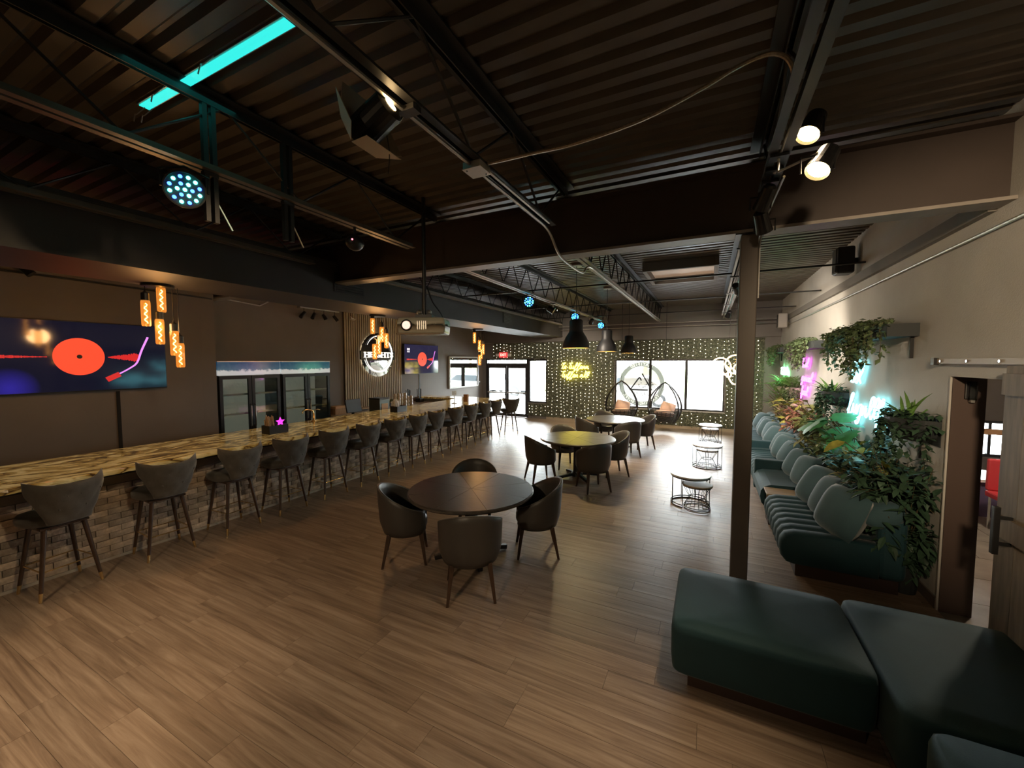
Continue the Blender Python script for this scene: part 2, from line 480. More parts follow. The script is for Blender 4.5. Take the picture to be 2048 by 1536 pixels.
# ---- corrugated deck
prof = []
p = .155; yy = YB - .2; k = 0
while yy < YF + .3:
    prof += [(yy, ZC), (yy+.075, ZC), (yy+.105, ZC+.034), (yy+.128, ZC+.034)]
    yy += p
rows = [[(XL-.2, a, b) for a, b in prof], [(XR+.2, a, b) for a, b in prof]]
dk = MB().grid(rows); dk.box(XL-.3, XR+.3, YB-.3, YF+.3, ZC+.06, ZC+.12)
struct(dk.build('ceiling', 'deck'))

# ---- skylight well in the far bay
t = thing('skylight', 'framed skylight opening in the far ceiling bay', 'skylight', (-.52, 8.3, ZC-.005))
m_ = MB()
for a in ((-.62,-.55,-.7,.7),(.55,.62,-.7,.7),(-.55,.55,-.7,-.63),(-.55,.55,.63,.7)): m_.box(a[0],a[1],a[2],a[3],-.16,0)
m_.build('frame', 'wall_far', t, bev=.004)
MB().box(-.55,.55,-.63,.63,-.035,-.02).build('diffuser', mat('skylight_panel', (.45,.32,.22), .5, em=(.9,.62,.42), es=.10), t)

# ---- steel beam across the room
t = thing('steel_beam', 'brown painted steel beam spanning the room over the column', 'beam', (0, 4.13, 3.31))
MB().box(XL+.01, XR-.002, -.012, .012, .025, .55).build('web', 'beam', t)
MB().box(XL+.01, XR-.002, -.10, .10, 0, .025).build('lower_flange', 'beam_edge', t)
MB().box(XL+.01, XR-.002, -.10, .10, .55, .575).build('upper_flange', 'beam', t)

# ---- column
t = thing('column', 'square taupe steel column standing behind the ottoman', 'column', (.285, 4.13, 0))
MB().box(-.068,.068,-.068,.068,.012,3.30).build('shaft', 'column', t, bev=.008)
MB().box(-.12,.12,-.12,.12,0,.014).build('base_plate', 'steel', t)
MB().box(-.11,.11,-.10,.10,3.298,3.309).build('cap_plate', 'steel', t)

# ---- open-web joists
def joist(x, y0, y1, label, n, chord='steel', bottom='chord'):
    t = thing('bar_joist', label, 'joist', (x, y0, 0), 0, 'open web ceiling joists')
    Ln = y1 - y0
    tc = MB()
    for s in (-1, 1):
        tc.box(s*.052-.038, s*.052+.038, 0, Ln, 3.965, 3.975); tc.box(s*.017-.004, s*.017+.004, 0, Ln, 3.905, 3.966)
    tc.build('top_chord', chord, t)
    bc = MB()
    for s in (-1, 1):
        bc.box(s*.036-.024, s*.036+.024, .45, Ln-.45, 3.468, 3.476); bc.box(s*.016-.004, s*.016+.004, .45, Ln-.45, 3.476, 3.520)
    bc.build('bottom_chord', bottom, t)
    pts = []
    step = (Ln-.3)/n
    for i in range(n+1):
        yy = .15 + i*step
        pts.append((0, yy, 3.94 if i % 2 == 0 else 3.50))
    MB().tube(pts, .011, 5).build('web', chord, t)
    return t
names_n = ['over the bar front', 'with the round party light on it', 'carrying the junction box', 'above the column with lit spotlights']
for x, nm in zip((-4.70, -3.05, -1.38, .35), names_n):
    joist(x, YB, 4.03, 'dark open-web ceiling joist in the near bay ' + nm, 14, 'steel', 'chord' if x < -3 else 'steel')
names_f = ['closest to the bar soffit', 'with three teal party lights', 'left of the skylight', 'behind the column']
for x, nm in zip((-4.75, -3.12, -1.47, .37), names_f):
    joist(x, 4.23, YF-.05, 'open-web ceiling joist in the far bay ' + nm, 30, 'steel', 'beam_edge')
for i, (yy, nm) in enumerate(((7.0, 'nearest the beam'), (9.4, 'crossing mid bay'), (11.8, 'closest to the far wall'))):
    tag(MB().cyl((-4.8, yy, 3.535), (XR-.01, yy, 3.535), .014, n=6).build('bridging_rod', 'steel'), 'thin steel bridging rod across far joists, ' + nm, 'rod', 'bridging rods')

# ---- soffit duct over the bar
t = thing('soffit_duct', 'long dark boxed duct running above the bar counter', 'duct', (-4.85, YB+.02, 3.08))
MB().box(-1.05, 0, 0, YF-YB-.13, 0, .53).build('casing', 'duct', t)
for (a, b) in ((4.0, 4.55), (9.2, 9.7)):
    g = MB().box(.001,.012, a-YB, b-YB, .12, .40).build('vent_grille', 'steel', t)
    sl = MB()
    for i in range(7): sl.cbox((.016, (a+b)/2-YB, .15+i*.037), (.02, b-a-.05, .006), (0, .6, 0))
    sl.build('louvre', 'black', g)
MB().box(-.004, .010, 0, YF-YB-.13, -.004, .035).build('edge_trim', 'duct', t)
MB().box(-1.05, .010, 0, YF-YB-.13, .50, .534).build('top_trim', 'duct', t)

# ---- doors and windows in the far wall
fr = mat('dark_bronze_frame', (.045, .043, .042), .4, metal=.5)
def leaf(n, x0, x1):
    st = MB(); y0, y1 = YF+.05, YF+.10; w = .075
    st.box(x0, x0+w, y0, y1, .01, 2.02); st.box(x1-w, x1, y0, y1, .01, 2.02)
    st.box(x0+w, x1-w, y0, y1, .01, .13); st.box(x0+w, x1-w, y0, y1, 1.92, 2.02)
    o = struct(st.build('door_%d' % n, fr))
    MB().box(x0+w, x1-w, y0+.02, y0+.026, .13, 1.92).build('pane', 'glass', o)
    b = MB().box(x0+.03, x1-.03, y0-.06, y0-.035, .93, .98)
    for xx in (x0+.04, x1-.04): b.box(xx-.015, xx+.015, y0-.04, y0, .93, .98)
    b.build('push_bar', 'galv', o)
    return o
leaf(1, -8.10, -7.225); leaf(2, -7.215, -6.34)
fm = MB()
fm.box(-8.15,-8.10,YF+.02,YF+.14,0,2.29); fm.box(-6.34,-6.25,YF+.02,YF+.14,0,2.29); fm.box(-8.10,-6.34,YF+.02,YF+.14,2.02,2.10); fm.box(-8.15,-5.5,YF+.02,YF+.14,2.25,2.29)
struct(fm.build('trim_5', fr))
w3 = struct(MB().box(-8.10,-6.34,YF+.06,YF+.10,2.10,2.115).box(-8.10,-6.34,YF+.06,YF+.10,2.24,2.25).build('window_3', fr))
MB().box(-8.10,-6.34,YF+.07,YF+.076,2.115,2.24).build('pane', 'glass', w3)
w2 = MB(); w2.box(-6.25,-6.20,YF+.03,YF+.13,.60,2.25); w2.box(-5.55,-5.5,YF+.03,YF+.13,.60,2.25); w2.box(-6.2,-5.55,YF+.03,YF+.13,.60,.66); w2.box(-6.2,-5.55,YF+.03,YF+.13,2.2,2.25)
w2 = struct(w2.build('window_2', fr)); MB().box(-6.2,-5.55,YF+.07,YF+.076,.66,2.2).build('pane', 'glass', w2)
w1 = MB(); f0, f1 = YF+.03, YF+.12
w1.box(-2.94,-2.90,f0,f1,.60,2.25); w1.box(.39,.43,f0,f1,.60,2.25); w1.box(-2.90,.39,f0,f1,.60,.65); w1.box(-2.90,.39,f0,f1,2.21,2.25)
w1 = struct(w1.build('window_1', fr))
for a, b in ((-2.90,-1.82),(-1.74,-.71),(-.63,.39)):
    MB().box(a, b, YF+.07, YF+.076, .65, 2.21).build('pane', 'glass', w1)
for a in (-1.82,-.71): MB().box(a, a+.08, f0, f1, .65, 2.21).build('mullion', fr, w1)
MB().box(-2.98,.47,YF-.04,YF+.03,.565,.60).build('sill', mat('pale_sill', (.5,.48,.45), .5), w1)

# ---- annex behind the sliding door
AX = 6.2
struct(MB().box(XR+.0, AX, 0.2, 10.2, -.2, -.012).build('floor_annex', 'subfloor'))
fa = MB(); yy = .2; k = 0
while yy < 9.9:
    xx = XR - (k % 2)*.45
    while xx < AX: fa.box(max(xx,XR)+.003, min(xx+.9, AX)-.003, yy+.003, yy+.597, -.012, -.001); xx += .9
    yy += .6; k += 1
stuff(fa.build('floor_tiles', mat('annex_tile', (.22,.19,.155), .35, var=.25, vs=4), bpy.data.objects['floor_annex']))
aw = MB(); aw.box(AX, AX+.1, .2, 10.2, 0, 3.1)
aw.box(XR+.2, 3.6, 10.0, 10.15, 0, 3.1); aw.box(5.4, AX, 10.0, 10.15, 0, 3.1); aw.box(3.6, 5.4, 10.0, 10.15, 0, .5); aw.box(3.6, 5.4, 10.0, 10.15, 1.15, 3.1); aw.box(XR+.2, AX, .2, .3, 0, 3.1)
struct(aw.build('wall_annex', 'wall_dark'))
struct(MB().box(XR+.2, AX+.1, .2, 10.15, 3.1, 3.2).build('ceiling_annex', 'wall_dark'))
w4 = MB(); w4.box(3.6,3.65,10.02,10.1,.5,1.15); w4.box(5.35,5.4,10.02,10.1,.5,1.15); w4.box(4.46,4.5,10.02,10.1,.55,1.1); w4.box(3.65,5.35,10.02,10.1,.5,.55); w4.box(3.65,5.35,10.02,10.1,1.1,1.15)
w4 = struct(w4.build('window_4', fr)); MB().box(3.65,5.35,10.05,10.055,.55,1.1).build('pane', 'glass', w4)
struct(MB().box(XR+.001, XR+.205, OY1-.016, OY1-.001, 0, OZ).build('trim_6', 'reveal'))
# opening casing
struct(MB().box(XR-.012, XR, OY1, OY1+.015, 0, OZ).box(XR-.012, XR, OY0, OY1+.015, OZ, OZ+.015).build('trim_7', 'wall_right'))
# ================================================================ THE BAR
BY0, BY1 = -.6, 10.45
t = thing('bar_counter', 'long bar front faced in whitewashed brick', 'bar', (-5.9, 0, 0))
body = MB().box(-.12, -.022, BY0, BY1, 0, 1.0).build('body', 'mortar', t)
MB().box(-.85, -.12, BY1-.08, BY1, 0, 1.0).build('end_panel', 'mortar', t)
MB().box(-.022, -.004, BY0, BY1, .835, 1.0).build('upper_rail', mat('taupe_rail', (.23,.185,.13), .6, var=.15), t)
MB().box(-.02, .35, BY0, BY1, 1.0, 1.028).build('support_strip', 'black', t)
MB().box(-.022, .008, BY0, BY1, 0, .03).build('kick_strip', mat('pale_kick', (.45,.4,.33), .7, var=.2), t)
bricks = []; far = MB(); bl, bh = .205, .062
for r_ in range(12):
    z = .032 + r_*.067; y = BY0 - (r_ % 2)*.105
    while y < BY1:
        y0, y1 = max(y, BY0), min(y+bl, BY1)
        if y1-y0 > .03:
            dpt = rnd.uniform(-.006, .006)
            bricks.append((abs(y0-1.6) if y0 > .85 else 99, y0, y1, z, dpt))
        y += bl + .009
bricks.sort()
bmesh_ = [MB().box(-.03, 0, 0, bl, 0, bh).mesh('brick', 'brick')]
for i, (d, y0, y1, z, dpt) in enumerate(bricks):
    if i < 300 and d < 90 and abs(y1-y0-bl) < .001:
        o = bpy.data.objects.new('brick', bmesh_[0]); COL.objects.link(o); o.parent = t; o.location = (dpt, y0, z)
        o.rotation_euler = (rnd.uniform(-.012,.012), 0, rnd.uniform(-.01,.01))
    else: far.box(-.03, dpt, y0, y1, z, z+bh)
stuff(far.build('far_bricks', 'brick', t))

# onyx slab with a chipped live edge
sl = MB(); n = 150; rows = []
fe = [-5.47 + rnd.uniform(-.022,.016) for _ in range(n+1)]
for i in range(n+1):
    y = BY0-.02 + (BY1+.12-BY0)*i/n
    j = rnd.uniform(-.012,.012)
    rows.append([(-6.75, y, 1.03), (-6.75, y, 1.08), (-6.1, y, 1.08), (fe[i]-.03, y, 1.08), (fe[i]-.004, y, 1.072+j*.3), (fe[i]+j*.6, y, 1.05), (fe[i]-.02+j, y, 1.03)])
sl.grid(rows, close_u=True)
sl.f += [tuple(range(6,-1,-1)), tuple(range(n*7, n*7+7))]
tag(sl.build('onyx_worktop', 'onyx'), 'glowing amber onyx worktop along the bar with a chipped edge', 'countertop')
t = thing('bar_return', 'short onyx-topped return at the far end of the bar', 'counter', (-7.5, 10.2, 0))
MB().box(-.79, .73, -.22, .24, 0, 1.03).build('body', mat('return_panel', (.20,.19,.16), .5, var=.2), t)
MB().box(-.79, .74, -.26, .28, 1.03, 1.08).build('worktop', 'onyx', t)

# back counter along the recess wall
t = thing('back_counter', 'low steel-topped back counter under the slatted panel', 'counter', (XL+.32, 8.1, 0))
MB().box(-.31, .29, -1.75, 1.75, .08, .90).build('cabinet', 'black', t)
MB().box(-.31, .32, -1.77, 1.77, .90, .94).build('worktop', mat('pale_worktop', (.55,.5,.42), .3, var=.1), t)
for i in range(5): MB().box(.29, .305, -1.72+i*.69, -1.06+i*.69, .12, .86).build('door_panel', 'steel', t)
for i in range(5): MB().cyl((.32, -1.12+i*.69, .5), (.32, -1.12+i*.69, .7), .008, n=6).build('handle', 'galv', t)

# ---------------------------------------------------------------- fridges
def hdr_mat():
    m, nt, b = nmat('fridge_header_print')
    tc = node(nt, 'ShaderNodeTexCoord'); sp = node(nt, 'ShaderNodeSeparateXYZ'); L(nt, tc.outputs['Object'], sp.inputs[0])
    nz = node(nt, 'ShaderNodeTexNoise'); nz.inputs['Scale'].default_value = 12; nz.inputs['Detail'].default_value = 6; L(nt, tc.outputs['Object'], nz.inputs['Vector'])
    mr = node(nt, 'ShaderNodeMapRange'); mr.inputs[1].default_value = 1.94; mr.inputs[2].default_value = 2.2; L(nt, sp.outputs['Z'], mr.inputs[0])
    s2 = node(nt, 'ShaderNodeMath', operation='MULTIPLY_ADD'); L(nt, nz.outputs[0], s2.inputs[0]); s2.inputs[1].default_value = -.55; L(nt, mr.outputs[0], s2.inputs[2])
    cr = node(nt, 'ShaderNodeValToRGB'); e = cr.color_ramp.elements
    e[0].position = -.0; e[0].color = (.62,.66,.68,1); e[1].position = .12; e[1].color = (.05,.13,.20,1)
    e2 = e.new(.55); e2.color = (.02,.075,.15,1)
    L(nt, s2.outputs[0], cr.inputs[0]); L(nt, cr.outputs[0], b.inputs['Base Color']); L(nt, cr.outputs[0], b.inputs['Emission Color'])
    b.inputs['Emission Strength'].default_value = .3; b.inputs['Roughness'].default_value = .12
    return m
M['hdr'] = hdr_mat()
def fridge(y, label):
    t = thing('display_fridge', label, 'fridge', (-7.80, y, 0), 0, 'two-door display fridges behind the bar')
    w = .575
    b = MB(); b.box(-.48,-.46,-w,w,.02,2.18); b.box(-.46,0,-w,-w+.03,.02,2.18); b.box(-.46,0,w-.03,w,.02,2.18); b.box(-.46,0,-w+.03,w-.03,2.14,2.18); b.box(-.46,0,-w+.03,w-.03,.02,.16)
    b.build('cabinet', 'black', t)
    MB().box(-.455,-.45,-w+.03,w-.03,.16,1.93).build('liner', 'fridge_in', t)
    MB().box(-.005,.03,-w,w,1.94,2.19).build('header', 'hdr', t, bev=.004)
    MB().box(-.01,.036,-w,w,2.185,2.20).build('header_trim', 'galv', t)
    for s in (-1, 1):
        a0, a1 = (-w+.02, -.006) if s < 0 else (.006, w-.02)
        f = MB(); f.box(.0,.04,a0,a0+.055,.17,1.93); f.box(.0,.04,a1-.055,a1,.17,1.93); f.box(.0,.04,a0+.055,a1-.055,.17,.24); f.box(.0,.04,a0+.055,a1-.055,1.87,1.93)
        d = f.build('door', 'blackmetal', t)
        MB().box(.018,.023,a0+.055,a1-.055,.24,1.87).build('pane', 'fridgeglass', d)
        hy = a1-.03 if s < 0 else a0+.03
        MB().tube([(.04,hy,.95),(.075,hy,.98),(.075,hy,1.36),(.04,hy,1.39)], .009).build('handle', 'chrome', d)
        for k in range(4):
            z = .48 + k*.36; g = MB(); g.box(-.05,-.045,a0+.02,a1-.02,z,z+.035)
            for q in range(6): g.box(-.42,-.05,a0+.03+q*(a1-a0-.07)/5,a0+.036+q*(a1-a0-.07)/5,z,z+.006)
            g.build('shelf', 'wire', t)
    for s in (-.3, .26): MB().box(-.44,-.43,s,s+.03,.2,1.9).build('shelf_rail', 'galv', t)
    return t
fridge(4.53, 'two-door glass display fridge beside the large screen wall')
fridge(5.70, 'two-door glass display fridge next to the spotlights and slat panel')

# ---------------------------------------------------------------- slatted panel and round sign
t = thing('slat_panel', 'vertical oak slat wall panel behind the round sign', 'wall panel', (XL+.002, 8.15, .95))
MB().box(0,.012,-1.03,1.03,0,2.5).build('backing', 'felt', t)
sm = MB().box(.012,.038,-.023,.023,0,2.5).mesh('slat', 'slat')
for i in range(29):
    o = bpy.data.objects.new('slat', sm); COL.objects.link(o); o.parent = t; o.location = (0, -1.0+i*.0714, 0)

t = thing('round_sign', 'round backlit lounge sign with a mirrored lower half on the slats', 'sign', (XL+.10, 8.19, 2.37))
def disc_seg(x0, x1, r, zlo, zhi, n=48):
    """part of a disc (in the YZ plane) between two heights"""
    poly = []
    for i in range(n):
        a = 2*PI*i/n; yy, zz = r*math.cos(a), r*math.sin(a)
        if zlo-1e-6 <= zz <= zhi+1e-6: poly.append((yy, zz))
        else:
            zc = max(min(zz, zhi), zlo); yy = math.copysign(math.sqrt(max(r*r-zc*zc, 0)), yy); poly.append((yy, zc))
    out = [poly[0]]
    for q in poly[1:]:
        if abs(q[0]-out[-1][0])+abs(q[1]-out[-1][1]) > 1e-4: out.append(q)
    return MB().prism(out, x0, x1, 'x')
disc_seg(-.02,0,.60,-.6,-.13).build('mirror_half', mat('silver_mirror', (.75,.76,.76), .03, metal=1), t)
disc_seg(-.02,0,.60,.11,.6).build('upper_half', mat('gloss_black', (.012,.008,.007), .12), t)
MB().box(-.02,.03,-.64,.62,-.13,.11).build('name_band', 'black', t, bev=.01)
lw = mat('lit_letter', (.85,.85,.82), .4, em=(1,.97,.9), es=.7)
mx = Matrix(((0,0,1,0),(1,0,0,0),(0,1,0,0),(0,0,0,1)))
tm = text_mesh('HEIGHTS', .20, .012, .006)
xs = [v[0] for v in tm.v]; sc = 1.06/(max(xs)-min(xs))
tm.xf(Matrix.Translation((.036,.0,-.005)) @ mx @ Matrix.Diagonal((sc,1.0,1,1))); tm.build('lettering', lw, t)
srf = MB()
for cx in (-.50,-.38,-.18,.10,.22,.34): 
    for zz in (-.07, .065): srf.box(.026,.047, cx-.045, cx+.045, zz-.006, zz+.006)
srf.build('letter_serif', lw, t)
tm = text_mesh('L O U N G E', .075, .004, .002); tm.xf(Matrix.Translation((.006,.08,-.19)) @ mx); tm.build('small_lettering', lw, t)
cres = []
for i in range(41):
    a = R(150) - R(330)*i/40
    k = math.sin(PI*min(1, i/40*1.0))
    w_ = .008 + .05*max(0, math.sin(PI*(i/40)))
    cres.append([(.034, (.47+w_)*math.cos(a), .03+(.47+w_)*math.sin(a)), (.034, .47*math.cos(a), .03+.47*math.sin(a)), (.026, .47*math.cos(a), .03+.47*math.sin(a)), (.026, (.47+w_)*math.cos(a), .03+(.47+w_)*math.sin(a))])
MB().grid(cres, close_u=True).build('crescent', lw, t)
hal = MB(); hal.tube([(-.045, .56*math.cos(2*PI*i/40), .56*math.sin(2*PI*i/40)) for i in range(40)], .008, 5, closed=True)
hal.build('halo_tube', emis('halo_white', (1,.93,.8), 5), t)
MB().cyl((-.06,0,0),(-.02,0,0),.3,n=24).build('mount', 'black', t)

# ---------------------------------------------------------------- screens
def scr_mat(name, x=(.006,.006,.016), st=.6):
    m, nt, b = nmat(name)
    b.inputs['Base Color'].default_value = (.004,.004,.006,1); b.inputs['Roughness'].default_value = .08
    tc = node(nt, 'ShaderNodeTexCoord')
    sb = node(nt, 'ShaderNodeVectorMath', operation='SUBTRACT'); L(nt, tc.outputs['Object'], sb.inputs[0]); sb.inputs[1].default_value = (.03,-.62,-.40)
    ln = node(nt, 'ShaderNodeVectorMath', operation='LENGTH'); L(nt, sb.outputs[0], ln.inputs[0])
    cr = node(nt, 'ShaderNodeValToRGB'); e = cr.color_ramp.elements
    e[0].position = 0; e[0].color = (.03,.02,.30,1); e[1].position = .26; e[1].color = (*x,1)
    L(nt, ln.outputs['Value'], cr.inputs[0]); L(nt, cr.outputs[0], b.inputs['Emission Color']); b.inputs['Emission Strength'].default_value = st
    return m
def tv(loc, w, h, label, ds, far=False):
    t = thing('television', label, 'screen', loc)
    MB().box(-.05,.0,-w/2,w/2,-h/2,h/2).build('bezel', 'black', t, bev=.006)
    MB().box(0,.003,-w/2+.012,w/2-.012,-h/2+.014,h/2-.012).build('display', scr_mat('screen_glow' + ('_far' if far else ''), (.016,.014,.05) if far else (.006,.006,.016)), t)
    red = M.setdefault('scr_red', emis('screen_red', (1,.055,.02), .78)); rd = M.setdefault('scr_red2', emis('screen_dim_red', (1,.03,.03), .4))
    pk = M.setdefault('scr_pink', emis('screen_pink', (.75,.25,.85), .75)); wt = M.setdefault('scr_white', emis('screen_white', (1,.9,.95), .8))
    disc_seg(.003,.0045, ds, -9, 9, 56).build('record', red, t)
    disc_seg(.0045,.0055, .028*ds/.25, -9, 9, 16).build('record_label', 'black', t)
    def wave(y0, y1, a0, a1):
        g = MB(); k = 46
        for i in range(k):
            f = i/(k-1); y = y0+(y1-y0)*f; a = (a0+(a1-a0)*f)*rnd.uniform(.55,1)
            g.box(.003,.004, y-.006, y+.004, -.005-a, -.005+a)
        return g
    q = ds/.25
    wave(-.30*q,-.82*q,.006,.028).build('waveform', rd, t); wave(.29*q,.62*q,.01,.075).build('waveform', rd, t)
    arm = [(.006,.74*q,.30*q),(.006,.66*q,.10*q),(.006,.60*q,-.08*q),(.006,.52*q,-.16*q),(.006,.40*q,-.24*q)]
    MB().tube(bez(arm,5), [.014*q-.0002*i for i in range(21)], 6).build('tone_arm', pk, t)
    MB().cbox((.006,.33*q,-.285*q),(.006,.16*q,.07*q),(.5,0,0)).build('cartridge', rd, t)
    lg = MB()
    for i, (a, b_) in enumerate(((0,.08),(.05,.08),(.1,.08))): lg.box(.003,.0045,-.80*q+a*q,-.80*q+a*q+.03*q,.30*q,.30*q+b_*q)
    lg.box(.003,.0045,-.80*q,-.67*q,.24*q,.27*q); lg.build('corner_logo', wt, t)
    MB().box(-.09,-.05,-.2,.2,-.15,.15).build('wall_bracket', 'steel', t)
    return t
tv((XN+.095, 2.22, 2.26), 1.92, .955, 'large wall screen with a red record beside the left pendant cluster', .25)
tv((XL+.10, 10.07, 2.26), 1.66, .92, 'smaller wall screen with a red record beside the slat panel', .22, True)
t = thing('framed_mirror', 'pale framed mirror on the wall near the entrance doors', 'mirror', (XL+.035, 12.58, 1.79))
MB().box(-.03,.03,-.98,-.92,-.58,.58).box(-.03,.03,.92,.98,-.58,.58).box(-.03,.03,-.92,.92,.53,.58).box(-.03,.03,-.92,.92,-.58,-.53).build('frame', mat('pale_frame', (.5,.5,.48), .4), t, bev=.004)
MB().box(-.02,.006,-.92,.92,-.53,.53).build('glass', mat('mirror_glass', (.72,.75,.74), .02, metal=1), t)

# ---------------------------------------------------------------- bar stools
def stool_proto():
    t = thing('bar_stool', 'x', 'bar stool', (0,0,0), 0, 'bar stools along the counter')
    # local: back towards +x, front towards -x (the bar)
    rows = []; nv, nu = 14, 26
    for face in (0, 1):
        blk = []
        for j in range(nv+1):
            v = j/nv; z = .70 + .39*v
            a = R(35 + 31*min(1, v/.75)**1.2)
            rad = .235 + .035*v
            line = []
            for i in range(nu+1):
                u = -1 + 2*i/nu; ph = a*u
                zz = z + (.035*abs(u)**3 - .02*(1-u*u))*v
                rr = rad + (.042 if face == 0 else 0)
                edge = min(1, (1-abs(u))*5)**.5 * min(1, (1-v)*6+.15)**.5
                rr = rad + .02 + (.026*edge if face == 0 else -.024*edge)
                # tufting dimples
                du = u*a/R(20); dv = v*3.2
                q = (abs(math.sin(PI*(du+dv)/2))*abs(math.sin(PI*(du-dv)/2)))**.5
                rr += (.014 if face == 0 else -.008)*q*edge
                line.append((rr*math.cos(ph) - .02 + .05*v, rr*math.sin(ph)*1.02, zz))
            blk.append(line)
        rows.append(blk)
    ring = [ [*rows[0][j], *reversed(rows[1][j])] for j in range(nv+1) ]
    b = MB().grid(ring, close_u=True); n_ = len(ring[0])
    b.f += [tuple(range(n_-1,-1,-1)), tuple(range(nv*n_, nv*n_+n_))]
    b.build('backrest', 'fabric', t, smooth=True)
    bt = MB()
    for k in range(-2, 3):
        for j in range(2):
            ph = R(18)*(k+.5*j); v = .35+.31*j
            rr = .235+.035*v+.05
            bt.sph((rr*math.cos(ph)-.02+.05*v, rr*math.sin(ph), .70+.39*v), .010, 6, 4)
    bt.build('tuft_buttons', 'fabric', t, smooth=True)
    se = []
    for r_, z in ((.02,.655),(.20,.655),(.235,.675),(.24,.71),(.225,.745),(.17,.76),(.02,.765)):
        se.append([(-.085 + r_*1.02*math.copysign(abs(math.cos(a))**.8, math.cos(a)), r_*math.copysign(abs(math.sin(a))**.8, math.sin(a)), z) for a in [2*PI*i/28 for i in range(28)]])
    s = MB().grid(se, close_u=True); s.f += [tuple(range(27,-1,-1)), tuple(range(6*28,7*28))]
    s.build('seat', 'fabric', t, smooth=True)
    MB().box(-.24,.13,-.17,.17,.635,.657).build('seat_frame', 'walnut', t, bev=.006)
    for sx in (-1, 1):
        for sy in (-1, 1):
            top = Vector((-.03+sx*.135, sy*.135, .645)); bot = Vector((-.02+sx*.205, sy*.215, .001))
            m_ = bot.lerp(top, .125)
            lg = MB().cyl(m_, top, .0145, .021, 10).build('leg', 'walnut', t, smooth=False)
            MB().cyl(bot, bot.lerp(top,.127), .0115, .0148, 10).build('brass_tip', 'brass', lg)
    fr_ = MB(); zz = .26; k = zz/.645
    P = [Vector((-.02+sx*.205, sy*.215,0)).lerp(Vector((-.03+sx*.135, sy*.135,.645)), k) for sx, sy in ((-1,-1),(1,-1),(1,1),(-1,1))]
    for i in range(4): fr_.cyl(P[i], P[(i+1)%4], .006, n=6)
    fr_.build('footrest', 'brass', t)
    return t
st_y = [1.41,2.23,2.99,3.69,4.44,5.15,5.84,6.49,7.12,7.88,8.54,9.23,9.86,10.72]
ordn = ['nearest','second','third','fourth','fifth','sixth','seventh','eighth','ninth','tenth','eleventh','twelfth','thirteenth']
sp_ = stool_proto()
for i, y in enumerate(st_y):
    if i < 13:
        lab = 'tufted wing-back bar stool, %s from the camera along the counter' % ordn[i] if i else 'tufted wing-back bar stool nearest the camera, at the left edge'
    else: lab = 'tufted bar stool turned sideways past the bar end by the doors'
    rz = [.10,-.06,.05,.02,-.03,.04,-.02,.05,0,-.04,.03,.02,-.05,-.75][i]
    x = -5.595 + (.17 if i == 13 else 0)
    if i == 0: sp_.location = (x,y,0); sp_.rotation_euler = (0,0,rz); sp_['label'] = lab
    else: dup(sp_, (x,y,0), rz, lab)

# ---------------------------------------------------------------- pendant clusters over the bar
def tube_pendant(t, x, y, z, zc=3.08, s=1.0):
    b = MB().lathe([(.036*s,-.165*s),(.043*s,-.15*s),(.044*s,.10*s),(.038*s,.125*s)], 14, (x,y,z), cap=False).build('glass_tube', 'bulbglow', t, smooth=True)
    MB().tube([(x+.013*math.sin(k*1.3), y+.013*math.cos(k*1.3), z-.13*s+.22*s*k/16) for k in range(17)], .006, 5).build('filament', 'fil', b)
    MB().lathe([(.036*s,.12*s),(.038*s,.13*s),(.038*s,.205*s),(.012,.225*s),(.006,.25*s)], 14, (x,y,z)).build('socket', 'black', t, smooth=False)
    MB().cyl((x,y,z+.24*s),(x,y,zc-.02), .004, n=5).build('cord', 'black', t)
def cluster(loc, pts, label, power):
    t = thing('pendant_cluster', label, 'pendant light', (loc[0], loc[1], 3.08), 0, 'amber tube pendant clusters')
    MB().lathe([(.15,-.0),(.15,-.03),(.13,-.035)], 24, (0,0,0)).build('canopy', 'blackmetal', t)
    for (dx, dy, z) in pts: tube_pendant(t, dx, dy, z-3.08, 0)
    lamp('cluster_glow', 'POINT', (0,0,sum(p[2] for p in pts)/len(pts)-3.08), power, (1,.55,.22), size=.12, parent=t)
    return t
cluster((-5.72,2.33), [(0,-.12,2.76),(.02,.02,2.93),(0,0,2.56),(.06,.11,2.43),(.04,.17,2.29)], 'cluster of five amber tube pendants in front of the large screen', 16)
cluster((-5.72,5.72), [(0,-.13,2.88),(.05,.05,2.73),(0,.22,2.62),(-.05,.07,2.50),(.04,-.13,2.40)], 'cluster of five amber tube pendants in front of the round sign', 16)
cluster((-5.72,9.40), [(0,-.18,2.85),(.05,.0,2.65),(0,.28,2.55),(-.05,.25,2.42),(.04,.02,2.25)], 'cluster of five amber tube pendants near the entrance doors', 16)

# ---------------------------------------------------------------- things on and behind the bar
def caddy(x, y, lab, straws='tan'):
    t = thing('bar_caddy', lab, 'caddy', (x,y,1.081))
    b = MB(); b.box(-.10,.10,-.15,.15,0,.012); b.box(-.10,-.09,-.15,.15,.012,.13); b.box(.09,.10,-.15,.15,.012,.13); b.box(-.09,.09,-.15,-.14,.012,.13); b.box(-.09,.09,.14,.15,.012,.13); b.box(-.09,.09,-.005,.005,.012,.13)
    b.build('tray', 'black', t)
    r2 = random.Random(int(y*10)); g = MB()
    for i in range(26):
        px, py = r2.uniform(-.075,.075), r2.uniform(-.13,-.02)
        g.cyl((px,py,.013),(px+r2.uniform(-.02,.02),py+r2.uniform(-.04,.02),r2.uniform(.22,.29)), .007, n=5)
    g.build('straws', straws, t)
    n_ = MB(); n_.box(-.07,.07,.02,.12,.013,.10); n_.build('napkins', 'white', t)
    return t
caddy(-6.05, 3.86, 'black bar caddy full of kraft straws with pink card')
pm_ = MB(); star = []
